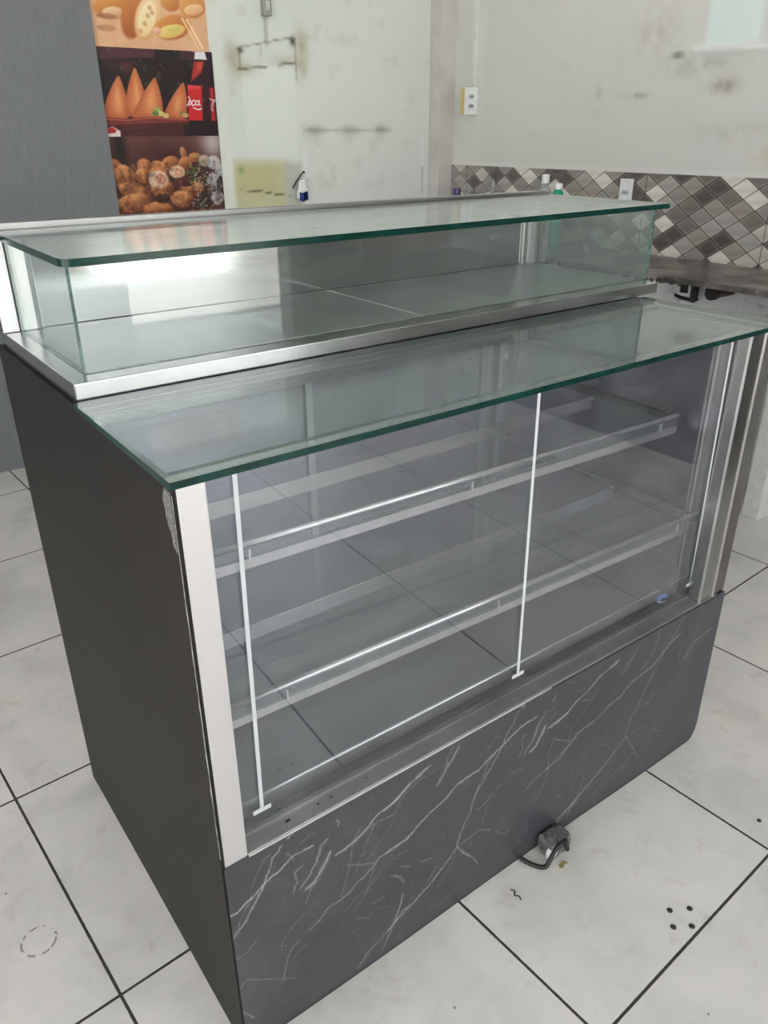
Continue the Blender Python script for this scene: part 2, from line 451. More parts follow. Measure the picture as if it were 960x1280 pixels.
cv.stroke([(1.805, 1.79), (1.80, 1.71)], .008, (150, 146, 130), .35)
cv.stroke([(1.84, 1.92), (1.838, 1.80)], .016, (128, 122, 105), .45, soft=.9)
for x in (2.09, 2.305, 2.51):
    cv.blob(x, 1.43, .068, .020, (128, 126, 120), .75, np.clip(f3*1.7, 0, 1)); cv.blob(x, 1.42, .05, .05, (165, 163, 156), .35)
cv.stroke([(2.03, 1.432), (2.57, 1.432)], .009, (150, 148, 142), .6, np.clip(f3*1.6-.2, 0, 1))
cv.poly([(1.61, 1.295), (1.93, 1.285), (1.93, .9), (1.61, .9)], (190, 187, 146), soft=.05, alpha=.85)
cv.poly([(1.62, 1.29), (1.86, 1.285), (1.86, 1.14), (1.62, 1.14)], (180, 176, 126), soft=.05, alpha=.45)
cv.poly([(1.90, 1.28), (2.0, 1.275), (2.0, 1.05), (1.90, 1.05)], (186, 186, 176), soft=.03, alpha=.85)
cv.stroke([(1.65, 1.162), (1.75, 1.155), (1.84, 1.137), (1.93, 1.127)], .007, (92, 86, 66), .85)
cv.blob(1.655, 1.255, .02, .02, (120, 140, 80), .7)
cv.blend(np.clip(1-np.abs(cv.A-1.60)/.02, 0, 1)*np.clip((1.4-cv.B)/.1, 0, 1)*.6, (228, 232, 228))
cv.blend(np.clip(1-np.abs(cv.A-2.025)/.022, 0, 1)*np.clip((1.36-cv.B)/.05, 0, 1)*.7*nz, (232, 235, 232))
cv.stroke([(2.80, 1.40), (2.80, 1.24)], .014, (226, 228, 226), .8); cv.stroke([(2.802, 1.24), (2.805, 1.1)], .007, (140, 142, 140), .5)
cv.blend(np.clip((1.62-cv.A)/.03, 0, 1)*.35, (222, 224, 208))
struct(cv.mesh('wall_back', (0, RY1, 0), (1, 0, 0), (0, 0, 1), WALLM))
bm = bmesh.new(); add_box(bm, RX0-.2, RX1+.15, RY1+.003, RY1+.15, 0, RZ); add_box(bm, RX0, .62, RY1-.003, RY1+.004, 0, RZ)
struct(obj('wall_back_masonry', bm, PAINT))

# ---- grey panelling on the left part of the back wall
def panel_mat():
    m = Mat('grey_wood_grain_panel')
    n = m.noise(m.coord(scale=(70, 70, 2.5)), 4, 6, .65)
    n2 = m.noise(m.coord(), 1.4, 3)
    c = m.ramp(n, [(.3, srgb(104, 107, 110)), (.7, srgb(128, 131, 134))])
    m.bsdf(m.mix(m.ramp(n2, [(.3, .0), (.7, .3)]), c, srgb(104, 109, 114)), .5, 0, .35, bump=n, bstr=.1, bdist=.0008)
    return m.m
struct(box('trim_1', (RX0, 1.012, 2.975, 3.002, 0, RZ), panel_mat(), bevel=.002))

# ---- right wall
cv = Canvas(6.0, RZ, .0125, (206, 206, 202), a0=-3.0, seed=9)
f1 = cv.fbm(.6, 5); f2 = cv.fbm(.1, 4); f3 = cv.fbm(.04, 3)
cv.blend((f1-.4)*.9, (214, 214, 209)); cv.blend(np.clip((f2-.66)*1.2, 0, .2), (190, 188, 183))
nz = np.clip(f3*2-.35, 0, 1)
cv.blob(1.28, 1.585, .07, .03, (112, 108, 94), .9, nz); cv.blob(1.70, 1.56, .07, .012, (120, 118, 112), .8, nz)
cv.blob(1.50, 1.705, .035, .012, (70, 68, 62), .9, nz); cv.blob(1.38, 1.66, .22, .05, (160, 160, 155), .55, nz)
cv.blob(1.9, 1.58, .02, .03, (165, 163, 158), .5); cv.blob(1.62, 1.80, .14, .12, (172, 170, 162), .5, nz)
cv.blob(1.0, 1.33, .1, .06, (190, 178, 150), .5, nz); cv.blob(1.2, 1.42, .25, .05, (184, 182, 176), .5, nz)
rel = np.zeros_like(cv.A)
pm = np.clip((1.40-cv.A)/.03, 0, 1)*np.clip((cv.A-1.13)/.03, 0, 1)*np.clip((cv.B-1.72)/.02, 0, 1)
cv.blend(pm*.95, (214, 228, 226))
lm = np.clip((1.47-cv.A)/.05, 0, 1)*np.clip(1-np.abs(cv.B-(1.722-.03*np.clip(1.5-cv.A, 0, 1)))/.022, 0, 1)
cv.blend(lm*.8, (226, 230, 227)); rel += lm*.012+pm*.002
cv.blend(np.clip((.90-cv.B)/.02, 0, 1)*.95, (226, 226, 228))
cv.blend(np.clip((.90-cv.B)/.02, 0, 1)*np.clip((f3-.72)*6, 0, .6), (120, 118, 118))
cv.blend(np.clip(1-np.abs(cv.B-1.257)/.009, 0, 1)*.8, (226, 225, 222))
cv.blend(np.clip((cv.A-2.66)/.02, 0, 1)*.35, (216, 217, 212))
struct(cv.mesh('wall_right', (RX1, 0, 0), (0, 1, 0), (0, 0, 1), attr_mat('rough_plaster_paint', .6, .3, 26, .55, .006), relief=-rel))
struct(box('trim_4', (2.925, 2.951, -3.0, -.62, 0, RZ), plain('dark_reflection_panel', srgb(72, 67, 64), .5, scale=3), bevel=.002))  # unseen dark panel added so the steel reflects something dark
struct(box('wall_right_masonry', (RX1+.013, RX1+.15, RY0, RY1+.15, 0, RZ), PAINT, bevel=0))
struct(box('trim_2', (2.845, 2.951, 2.905, 3.0, 0, RZ), plain('column_paint', srgb(196, 192, 188), .6, var=.06, scale=7), bevel=.003))
struct(box('baseboard_right', (2.935, 2.952, -3.0, 2.905, 0, .075), plain('white_baseboard_tile', srgb(214, 213, 208), .35), bevel=.002))

def mosaic_mat():
    m = Mat('diamond_mosaic_tile')
    t = m.n('ShaderNodeTexCoord'); s = m.n('ShaderNodeSeparateXYZ'); m.l(t.outputs['Object'], s.inputs[0])
    u = m.math('DIVIDE', m.math('SUBTRACT', s.outputs[1], .97), .12); v = m.math('DIVIDE', m.math('SUBTRACT', s.outputs[2], .9243), .0813)
    a = m.math('ADD', m.math('ADD', u, v), 40.0); b = m.math('ADD', m.math('SUBTRACT', u, v), 40.0)
    fa, fb = m.math('FRACT', a), m.math('FRACT', b)
    ca, cb = m.math('FLOOR', a), m.math('FLOOR', b)
    ea = m.math('MINIMUM', fa, m.math('SUBTRACT', 1.0, fa)); eb = m.math('MINIMUM', fb, m.math('SUBTRACT', 1.0, fb))
    e = m.math('MINIMUM', ea, eb)
    cx = m.n('ShaderNodeCombineXYZ'); m.l(ca, cx.inputs[0]); m.l(cb, cx.inputs[1])
    wn = m.n('ShaderNodeTexWhiteNoise'); m.l(cx.outputs[0], wn.inputs['Vector'])
    r = m.n('ShaderNodeValToRGB'); m.l(wn.outputs['Value'], r.inputs[0]); r.color_ramp.interpolation = 'CONSTANT'
    st = [(0, srgb(92, 86, 82)), (.17, srgb(146, 142, 137)), (.38, srgb(156, 148, 138)), (.52, srgb(122, 116, 110)), (.62, srgb(166, 163, 158)), (.78, srgb(218, 215, 208)), (.93, srgb(192, 188, 180))]
    el = r.color_ramp.elements
    while len(el) < len(st): el.new(.5)
    for i, (p, c) in enumerate(st): el[i].position = p; el[i].color = c
    g = m.math('ADD', .84, m.math('MULTIPLY', m.math('PINGPONG', m.math('ADD', m.math('MULTIPLY', fa, 1.0), m.math('MULTIPLY', fb, -.6)), .5), .45))
    col = m.mix(1.0, r.outputs[0], m.ramp(g, [(0, 0.0), (1, 1.0)]), 'MULTIPLY')
    rim = m.math('LESS_THAN', m.math('ABSOLUTE', m.math('SUBTRACT', e, .085)), .022)
    col = m.mix(m.math('MULTIPLY', rim, .22), col, srgb(214, 210, 204))
    line = m.math('LESS_THAN', e, .035)
    col = m.mix(m.math('MULTIPLY', line, .75), col, srgb(72, 67, 62))
    j = m.math('LESS_THAN', m.math('PINGPONG', m.math('ADD', s.outputs[1], 6-.97), .30), .0016)
    col = m.mix(j, col, srgb(45, 42, 40))
    m.bsdf(col, .28, 0, .5, bump=m.math('MULTIPLY', m.math('MINIMUM', e, .1), 8.0), bstr=.25, bdist=.001)
    return m.m
struct(box('trim_3', (2.941, 2.951, -.6, 2.905, .905, 1.25), mosaic_mat(), bevel=0))

# ================================================================== THINGS ON THE RIGHT WALL
def granite():
    m = Mat('worn_grey_stone')
    n = m.noise(m.coord(), 7, 8, .6, .6); n2 = m.noise(m.coord(), 90, 3)
    c = m.ramp(n, [(.36, srgb(66, 63, 61)), (.5, srgb(104, 99, 95)), (.64, srgb(148, 140, 133))])
    m.bsdf(m.mix(m.ramp(n2, [(.5, .0), (.75, .5)]), c, srgb(58, 55, 53)), .32, 0, .4, bump=n2, bstr=.3, bdist=.001)
    return m.m
GR = granite()
t = thing('stone_worktop', 'long dark grey stone worktop with a rough chipped edge under the diamond tiles', 'worktop', (2.72, 1.1, .889))
bm = bmesh.new()
rng = random.Random(3)
N = 90; y0, y1 = -.55, 2.90
fr = []
for i in range(N+1):
    y = y0+(y1-y0)*i/N
    j = rng.uniform(-.009, .006) if y > .95 else 0
    fr.append((2.485-2.72+j, y-1.1))
poly = fr+[(2.941-2.72, y1-1.1), (2.941-2.72, y0-1.1)]
add_prism(bm, poly, 0, .021)
obj('slab', bm, GR, t)
bm = bmesh.new()
for k in range(150):
    y = rng.uniform(1.0, 2.0); s_ = rng.uniform(.003, .008)
    add_box(bm, 2.476-2.72+rng.uniform(0, .006), 2.490-2.72, y-1.1-s_, y-1.1+s_, -.001-rng.uniform(0, .008), .004+rng.uniform(0, .010))
obj('rough_edge', bm, plain('crumbling_mortar', srgb(72, 68, 66), .9, var=.6, scale=120), t)['kind'] = 'stuff'
t2 = thing('added_rib', 'thin added rib, out of view, holding up the stone worktop beside the dark pipe end', 'support', (2.75, .62, .0))  # unseen rib added under the slab
box('rib', (-.14, .19, -.035, .035, 0, .879), plain('rib_paint', srgb(210, 210, 208), .7), t2, bevel=.003)

def label_font(name, text, size, mat, parent, M4, ext=.0003, shear=0, sx=1):
    cu = bpy.data.curves.new(name, 'FONT'); cu.body = text; cu.size = size; cu.extrude = ext; cu.shear = shear
    cu.align_x = 'CENTER'; cu.align_y = 'CENTER'
    o = bpy.data.objects.new('tmp_text', cu); C.objects.link(o)
    bpy.context.view_layer.update()
    me = bpy.data.meshes.new_from_object(o.evaluated_get(bpy.context.evaluated_depsgraph_get()))
    bpy.data.objects.remove(o)
    me.transform(M4 @ Matrix.Diagonal((sx, 1, 1, 1)))
    me.name = name
    return link(name, me, mat, parent)

GREYINK = plain('grey_ink', (.16, .20, .24, 1), .5)
# outlet on mosaic (y 1.67, z 1.165)
def plate(name, label, loc, wy, hz, holes):
    t = thing(name, label, 'outlet', loc)
    bm = bmesh.new(); add_box(bm, -.009, 0, -wy/2, wy/2, -hz/2, hz/2, bevel=.004, seg=3); obj('cover_plate', bm, WHITEPL, t)
    bm = bmesh.new(); add_prism(bm, [(.020*math.cos(a)*1.1, .014*math.sin(a)) for a in [math.radians(x) for x in (0, 45, 135, 180, 225, 315)]], -.0115, -.009, axis='x')
    so = obj('socket_face', bm, plain('plate_grey', (.45, .50, .55, 1), .4), t)
    for k in range(holes):
        lathe('pin_hole', [(.0022, 0), (.0022, .0006)], RUBBER, so, (0, 0, 0), n=10)
        h = so.children[-1]; h.rotation_euler = (0, math.radians(-90), 0); h.location = (-.0116, (k-(holes-1)/2)*.009, 0)
    return t
plate('wall_outlet', 'white outlet cover mounted on the diamond tile band', (2.941, 1.672, 1.165), .072, .118, 3)
# surface outlet with raceway up in the corner
t = thing('surface_outlet', 'white double outlet on a yellowed box on the plaster beside the corner column', 'outlet', (2.95, 2.765, 1.567))
bm = bmesh.new(); add_box(bm, -.080, .001, -.033, .0, -.062, .062, bevel=.003); obj('mounting_box', bm, YELLOWPL, t)
bm = bmesh.new(); add_box(bm, -.084, .001, -.043, -.033, -.066, .066, bevel=.004, seg=3); cp = obj('cover_plate', bm, WHITEPL, t)
for dz in (.022, -.024):
    bm = bmesh.new(); add_prism(bm, [(-.042+.019*math.cos(math.radians(a)), dz+.015*math.sin(math.radians(a))) for a in (0, 45, 135, 180, 225, 315)], -.0445, -.043, axis='y')
    obj('socket_face', bm, plain('socket_grey', (.42, .45, .48, 1), .4), t)
    for k in (-1, 0, 1):
        bm = bmesh.new(); add_box(bm, -.042+k*.009-.0022, -.042+k*.009+.0022, -.0455, -.0444, dz-.003, dz+.003); obj('pin_hole', bm, RUBBER, t)
tag(box('cable_raceway', (-.016, .001, -.014, .014, 0, 1.26), plain('raceway_paint', srgb(216, 217, 212), .5), None, .002, (2.95, 2.748, 1.635)),
    'slim white cable channel running up the wall from the yellowed outlet', 'cable channel')
# under the worktop
t = thing('junction_box', 'small white junction box with dark cords hanging under the stone worktop', 'junction box', (2.95, 1.27, .795))
bm = bmesh.new()
for d_ in ((-.050, .001, .022, .034, -.028, .030), (-.050, .001, -.034, -.022, -.028, .030), (-.050, .001, -.034, .034, -.034, -.022)): add_box(bm, *d_, bevel=.002)
obj('box_body', bm, WHITEPL, t)
box('dark_opening', (-.042, .0005, -.0215, .0215, -.0215, .028), RUBBER, t, 0)
bm = bmesh.new()
add_tube(bm, smooth_path([(-.045, -.052, .030), (-.048, -.056, .0), (-.046, -.054, -.034), (-.04, -.058, -.05)]), .017)
add_tube(bm, smooth_path([(-.045, .040, -.036), (-.05, .01, -.044), (-.048, -.02, -.046), (-.046, -.05, -.05)]), .008)
obj('cord', bm, RUBBER, t, smooth=True)
t = thing('drain_pipe', 'round dark reddish pipe end sticking out of the wall under the stone worktop', 'pipe', (2.95, 1.075, .810))
PIPE = plain('dark_brown_pipe', (.035, .02, .018, 1), .5)
o = lathe('pipe_body', [(.025, 0), (.025, .12), (.030, .12), (.030, .150), (.027, .153)], PIPE, t, n=28); o.rotation_euler = (0, math.radians(-90), 0)
o = lathe('pipe_cap', [(.026, .152), (.022, .157)], plain('pipe_cap_dark', (.015, .012, .012, 1), .5), t, n=28); o.rotation_euler = (0, math.radians(-90), 0)

# bottles on the worktop
def bottle(name, label, loc, prof, capprof, mb, mc, extra=None, group=None):
    t = thing(name, label, 'bottle', loc, group)
    lathe('bottle_body', prof, mb, t, squash=.8)
    c = lathe('cap', capprof, mc, t)
    return t
zt = .910
b = bottle('detergent_bottle', 'clear plastic bottle with a wide white cap standing on the stone worktop', (2.83, 2.075, zt),
       [(.036, 0), (.040, .01), (.040, .20), (.038, .235), (.026, .262), (.016, .275), (.015, .285)],
       [(.0185, .280), (.0195, .284), (.0185, .318), (.017, .322)], CLEARB, WHITEPL)
b = bottle('green_bottle', 'small green bottle with a white cap beside the clear white capped bottle', (2.76, 1.925, zt),
       [(.026, 0), (.029, .01), (.029, .235), (.027, .252), (.014, .262), (.013, .266)],
       [(.0175, .264), (.018, .267), (.017, .288), (.015, .290)], GREENB, WHITEPL)
lathe('label_band', [(.0295, .12), (.0296, .21)], plain('bottle_label_paper', (.04, .42, .30, 1), .5), b, cap=False, squash=.8)
bottle('pump_bottle', 'slim clear bottle with a narrow pointed top near the corner column', (2.80, 2.41, zt),
       [(.022, 0), (.025, .01), (.025, .20), (.018, .225), (.009, .24), (.008, .25)],
       [(.010, .248), (.010, .262), (.004, .268), (.004, .285)], CLEARB, CLEARB)
bottle('purple_cap_bottle', 'short clear bottle with a dark purple cap closest to the corner column', (2.80, 2.69, zt),
       [(.028, 0), (.032, .01), (.032, .16), (.022, .19), (.016, .20)],
       [(.021, .197), (.022, .20), (.021, .228), (.019, .231)], CLEARB, plain('purple_plastic', (.07, .05, .16, 1), .4))

# ================================================================== THINGS ON THE BACK WALL
# electrical box
t = thing('switch_box', 'tiny grey switch box high on the stained white wall', 'switch box', (1.84, 3.0, 1.945))
box('box_body', (-.022, .022, -.03, .001, -.035, .05), plain('grey_plastic', srgb(150, 152, 144), .5), t, .003)
box('switch_rocker', (-.010, .010, -.034, -.029, -.012, .024), plain('grey_plastic_light', srgb(190, 192, 186), .5), t, .002)
t = thing('hanging_packet', 'small white and blue packet hanging by a dark wire near the yellow paint patch', 'packet', (1.99, 3.0, 1.15))
bm = bmesh.new(); bmesh.ops.create_grid(bm, x_segments=6, y_segments=8, size=.5)
for v in bm.verts:
    x, z = v.co.x, v.co.y
    v.co = Vector((x*.062*(1-.25*z)+.01*z, -.022-.012*math.cos(x*3)+.004*math.sin(z*9+x*4), z*.085+.01))
bmesh.ops.solidify(bm, geom=bm.faces[:], thickness=.006)
obj('packet_body', bm, WHITEPL, t, smooth=True)
bm = bmesh.new(); bmesh.ops.create_grid(bm, x_segments=5, y_segments=4, size=.5)
for v in bm.verts:
    x, z = v.co.x, v.co.y
    v.co = Vector((x*.050-.006, -.040-.010*math.cos(x*3), z*.038-.026+.004*math.sin(x*7)))
bmesh.ops.solidify(bm, geom=bm.faces[:], thickness=.004)
obj('blue_label', bm, plain('blue_plastic', (.02, .06, .35, 1), .4), t, smooth=True)
bm = bmesh.new(); add_tube(bm, smooth_path([(-.05, -.005, .01), (-.035, -.02, .045), (-.01, -.02, .07), (.012, -.016, .088), (.02, -.01, .082)]), .0035)
obj('wire', bm, RUBBER, t)

# ------------------------------------------------------------------ posters
PX0, PX1 = 1.012, 1.549
POST = attr_mat('poster_print', rough=.42, spec=.35)
def Q(X, Y):     # measured position on the poster sheet -> metres (a along, b up)
    xl = 55+.1395*Y; xr = 545+.072*Y
    f = (X-xl)/(xr-xl)
    return (f*(PX1-PX0), 1.94-.001*(Y-.03*(X-xl)))
K = (PX1-PX0)/480.0
def poster(name, label, cv):
    o = cv.mesh(name, (PX0, 2.9965, 0), (1, 0, 0), (0, 0, 1), POST)
    return tag(o, label, 'poster', 'snack posters')
def roll(cv, X, Y, ra, rb, col, sh, rot=0, al=1):
    a, b = Q(X, Y); cv.ellipse(a, b, ra*K, rb*.001, col, rot, .18, al, sh)
# top sheet: filled pastries cut open on a wooden board
cv = Canvas(PX1-PX0-.012, .52, .0030, (222, 178, 140), b0=1.753, seed=12)
f = cv.fbm(.12, 4, .5); cv.blend((f-.35)*1.3, (205, 150, 112)); cv.blend(np.clip((f-.6)*2, 0, .6), (232, 196, 160))
roll(cv, 150, 45, 70, 42, (226, 160, 84), (170, 98, 50), .1); roll(cv, 155, 65, 42, 22, (238, 208, 170), (200, 150, 110), .1)
roll(cv, 130, 78, 40, 10, (150, 84, 60), (150, 84, 60), 0, .6); roll(cv, 128, 120, 38, 12, (184, 128, 92), (184, 128, 92), 0, .7)
roll(cv, 240, 60, 48, 105, (216, 142, 80), (160, 84, 42), -.45)
roll(cv, 290, 80, 46, 92, (240, 214, 166), (214, 160, 104), -.48); roll(cv, 288, 82, 32, 72, (246, 232, 190), (232, 206, 150), -.48)
for (x, y) in [(300, 40), (292, 70), (280, 100), (262, 128), (310, 58)]:
    roll(cv, x, y, 9, 10, (200, 140, 100), (200, 140, 100), 0, .6)
roll(cv, 390, 10, 45, 40, (226, 164, 92), (178, 108, 58), .3)
roll(cv, 480, 25, 58, 48, (230, 172, 104), (184, 116, 66), .2); roll(cv, 485, 40, 42, 20, (240, 204, 156), (214, 160, 110), .2)
roll(cv, 395, 110, 78, 46, (222, 150, 84), (172, 96, 52), .25); roll(cv, 388, 125, 60, 24, (238, 216, 132), (214, 180, 96), .22)
roll(cv, 330, 125, 16, 14, (244, 200, 176), (214, 150, 128)); roll(cv, 400, 118, 30, 9, (206, 190, 110), (206, 190, 110), .2, .7)
cv.stroke([Q(455, 80), Q(520, 185)], .010, (246, 214, 170), .95); cv.stroke([Q(435, 75), Q(500, 185)], .010, (236, 196, 150), .95)
for (x, y) in [(150, -60), (260, -110), (380, -80), (480, -130), (200, -200), (340, -210), (460, -260)]:
    roll(cv, x, y, 70, 48, (226, 160, 84), (170, 98, 50), x*.01)
poster('snack_poster', 'top poster of cut golden filled pastries on a board', cv)
# middle sheet: coxinhas on a wooden board with a red labelled bottle
cv = Canvas(PX1-PX0, .345, .0016, (34, 26, 28), b0=1.408, seed=5)
f = cv.fbm(.09, 4); cv.blend((f-.4)*.9, (70, 34, 34))
a0_, b0_ = Q(95, 188); 
cv.poly([Q(88, 186), Q(315, 190), Q(315, 228), Q(92, 232)], (84, 50, 56), alpha=.9); cv.poly([Q(420, 195), Q(485, 198), Q(482, 235), Q(418, 232)], (92, 56, 62), alpha=.6)
cv.blob(*Q(205, 260), .05, .03, (120, 58, 52), .6); cv.blob(*Q(140, 250), .04, .03, (80, 40, 44), .6)
cv.blend(np.clip((cv.fbm(.03, 3)-.66)*4, 0, .35)*(cv.B > 1.6), (110, 95, 90))
def cox(x0, x1, yb, xt, yt, lean=0):
    L = []
    for t in np.linspace(0, 1, 9): L.append((x0+(xt-x0)*t**1.0-6*math.sin(t*3.1), yb+(yt-yb)*(t**.9)))
    for t in np.linspace(1, 0, 9)[0:]: L.append((x1+(xt+8-x1)*t+6*math.sin(t*3.1), yb+(yt-yb)*(t**.9)))
    L += [(x1-10, yb+12), ((x0+x1)/2, yb+18), (x0+10, yb+12)]
    P = [Q(*p) for p in L]
    cv.poly(P, (210, 126, 78), .003)
    cx, _ = Q((x0+x1)/2, yb); hw = (x1-x0)/2*K
    ax = np.array(P); 
    sd = cv.poly(P, (212, 118, 62), .003, 0)
    edge = np.clip(sd/.035, 0, 1)
    cv.blend((sd > 0)*np.clip(.45-np.abs((cv.A-cx)/hw-.30)*.9, 0, .62)*(.7+.5*cv.smooth_noise(.008)), (246, 190, 132))
    cv.blend((sd > 0)*(1-edge)*.5, (150, 70, 42)); cv.blend((sd > 0)*np.clip(1-(cv.B-cv.b0-.07)/.07, 0, 1)*.35, (140, 62, 38))
cox(195, 290, 440, 232, 268); cox(110, 215, 452, 168, 298); cox(225, 350, 455, 312, 305); cox(350, 447, 458, 429, 324)
cv.poly([Q(108, 455), Q(200, 462), Q(300, 458), Q(455, 470), Q(455, 485), Q(110, 488)], (120, 52, 44)); cv.stroke([Q(112, 462), Q(210, 470), Q(300, 462), Q(450, 474)], .004, (190, 110, 90), .7)
cv.poly([Q(112, 486), Q(460, 484), Q(462, 545), Q(125, 548)], (72, 34, 34), alpha=.95); cv.blend(((cv.B < 1.455) & (cv.A < .36))*np.clip((cv.fbm(.06, 3, .2)-.5)*2, 0, .5), (104, 54, 50))
cv.blend(((cv.B < 1.455) & (cv.A > .36))*1.0, (40, 28, 32)); cv.poly([Q(465, 490), Q(505, 490), Q(510, 545), Q(470, 545)], (92, 60, 62), alpha=.7)
for (x, y, c) in [(325, 430, (150, 170, 90)), (340, 445, (196, 190, 120)), (318, 445, (96, 120, 60)), (360, 455, (200, 176, 110)), (430, 448, (130, 120, 60)), (442, 455, (190, 150, 100))]:
    roll(cv, x, y, 14, 10, c, c)
# bottle
cv.poly([Q(488, 232), Q(540, 232), Q(553, 330), Q(455, 330)], (44, 26, 28)); cv.poly([Q(480, 240), Q(525, 240), Q(512, 285), Q(468, 320)], (176, 52, 46), .008, .9)
cv.poly([Q(495, 245), Q(520, 240), Q(515, 265), Q(492, 285)], (214, 84, 72), .008, .7)
cv.poly([Q(452, 332), Q(566, 345), Q(575, 482), Q(456, 476)], (196, 38, 42)); cv.poly([Q(452, 332), Q(520, 334), Q(520, 350), Q(455, 350)], (226, 92, 88), .006, .6)
cv.poly([Q(512, 338), Q(548, 340), Q(556, 484), Q(516, 482)], (44, 20, 28), .010, .92); cv.poly([Q(562, 345), Q(580, 345), Q(588, 484), Q(568, 484)], (64, 22, 30), .008, .8)
cv.poly([Q(456, 478), Q(578, 484), Q(580, 540), Q(460, 540)], (34, 18, 24), .004, .95)
cv.poly([Q(487, 200), Q(528, 200), Q(538, 232), Q(483, 230)], (224, 220, 222)); cv.stroke([Q(470, 195), Q(487, 200)], .008, (220, 190, 160), .6)
cv.poly([Q(125, 500), Q(150, 492), Q(180, 512), Q(182, 552), Q(128, 552)], (226, 210, 206)); cv.poly([Q(126, 500), Q(150, 494), Q(166, 508), Q(160, 518), Q(128, 520)], (176, 44, 50))
def arc(cx, cy, rx, ry, a0, a1, n=12):
    return [Q(cx+rx*math.cos(math.radians(a0+(a1-a0)*k/n))-.18*ry*math.sin(math.radians(a0+(a1-a0)*k/n)), cy+ry*math.sin(math.radians(a0+(a1-a0)*k/n))) for k in range(n+1)]
INK = (232, 222, 222)
cv.stroke(arc(452, 398, 8, 17, -100, 100), .0042, INK, .9)                       # end of the big first letter
cv.stroke(arc(461, 404, 6, 9, 0, 360), .0040, INK, .95)
cv.stroke(arc(477, 405, 8, 10, 40, 320), .0050, INK, .97)
cv.stroke(arc(493, 406, 7, 9, 0, 360), .0048, INK, .97); cv.stroke([Q(502, 395), Q(500, 412), Q(507, 416)], .0048, INK, .95)
cv.stroke([Q(476, 425), Q(488, 430), Q(500, 433), Q(510, 430)], .0060, INK, .95)
cv.stroke(arc(521, 410, 9, 20, 100, 270), .0042, (118, 84, 92), .9)
cv.stroke([Q(546, 388), Q(556, 394), Q(566, 396), Q(573, 392)], .0046, INK, .8)
cv.stroke(arc(564, 418, 9, 20, 80, 290), .0050, (196, 178, 182), .9); cv.stroke(arc(566, 412, 4, 9, 100, 300), .0036, (176, 150, 156), .8)
mid = poster('snack_poster', 'middle poster of four pointed orange croquettes beside a red labelled cola bottle', cv)
def wall_text(txt, X, Y, size, parent, col, rot=0, sx=1, name='lettering'):
    a, b = Q(X, Y)
    M4 = Matrix.Translation((PX0+a, 2.9958, b)) @ Matrix.Rotation(math.radians(90), 4, 'X') @ Matrix.Rotation(rot, 4, 'Z')
    return label_font(name, txt, size, col, parent, M4, ext=.0002, shear=.3, sx=sx)
WINK = plain('white_print_ink', (.75, .70, .70, 1), .5)
cvb = Canvas(.001, .001, .001, (0, 0, 0))
# bottom sheet: assorted fried snacks
cv = Canvas(PX1-PX0, .50, .0028, (66, 36, 34), b0=.908, seed=8)
f = cv.fbm(.1, 4); cv.blend((f-.3)*.9, (100, 58, 48))
cv.blend(np.clip((cv.B-1.33)/.06, 0, 1)*.5, (118, 78, 66)); cv.blob(.50, 1.38, .08, .09, (190, 180, 178), .9); cv.blob(.05, 1.36, .035, .12, (24, 20, 20), .9)
cv.blob(.22, 1.36, .035, .06, (70, 40, 40), .6)
G1, G2 = (216, 146, 92), (104, 54, 32)
R_ = [(150, 660, 40, 40, .2), (175, 615+30, 0, 0, 0), (272, 660, 30, 34, -.3), (330, 665, 36, 26, -.2), (378, 650, 38, 28, .2), (432, 615, 14, 30, .2), (440, 655, 30, 28, .1), (482, 635, 32, 22, -.1), (195, 700, 48, 52, -.4), (268, 698, 34, 32, .1), (330, 700, 44, 38, 0),
      (230, 755, 60, 34, -.15), (405, 690, 36, 30, 0), (345, 760, 50, 40, .1), (235, 810, 76, 40, .1), (470, 765, 58, 34, -.3), (425, 810, 52, 36, -.15), (330, 845, 66, 32, -.05), (170, 835, 30, 30, 0)]
for (x, y, a, b, r) in R_:
    if a: roll(cv, x, y, a, b, G1, G2, r)
for (x, y, a, b) in [(330, 718, 44, 38), (405, 692, 34, 26)]:
    roll(cv, x, y, a, b, (236, 208, 186), (200, 160, 130)); roll(cv, x+8, y-2, a*.55, b*.6, (214, 148, 120), (178, 110, 90))
    roll(cv, x+8, y+2, a*.4, b*.42, (232, 178, 156), (206, 140, 116))
for (x, y, a, b, c) in [(560, 660, 32, 30, (206, 202, 206)), (520, 650, 26, 26, (196, 176, 160)), (590, 700, 24, 34, (190, 190, 196)), (560, 745, 34, 42, (188, 184, 186)), (545, 790, 30, 38, (50, 40, 42)), (590, 765, 18, 44, (46, 38, 40)), (520, 820, 30, 40, (56, 40, 38)), (575, 815, 30, 30, (196, 192, 194)), (345, 800, 30, 22, (70, 40, 30)), (440, 735, 48, 22, (92, 50, 40))]:
    roll(cv, x, y, a, b, c, tuple(int(q*.7) for q in c))
rg = random.Random(4)
for k in range(46):
    x, y = 480+rg.gauss(0, 22), 695+rg.gauss(0, 26); a, b = Q(x, y); an = rg.uniform(0, 6.28)
    cv.stroke([(a, b), (a+.016*math.cos(an), b+.016*math.sin(an))], .0045, rg.choice([(96, 128, 66), (132, 160, 92), (60, 84, 44)]), .85)
for k in range(160):
    x, y = rg.uniform(470, 600), rg.uniform(690, 850); a, b = Q(x, y)
    cv.ellipse(a, b, .004, .003, rg.choice([(214, 212, 216), (40, 32, 34), (150, 146, 148)]), 0, .4, .7)
g_ = cv.fbm(.02, 3); cv.blend(np.clip((g_-.52)*2.4, 0, .5)*(cv.B < 1.30), (58, 34, 28)); cv.blend(np.clip((.40-g_)*2, 0, .35)*(cv.B < 1.30), (240, 190, 140)); cv.blend(np.clip((f-.62)*2, 0, .4)*(cv.B < 1.25), (60, 34, 28))
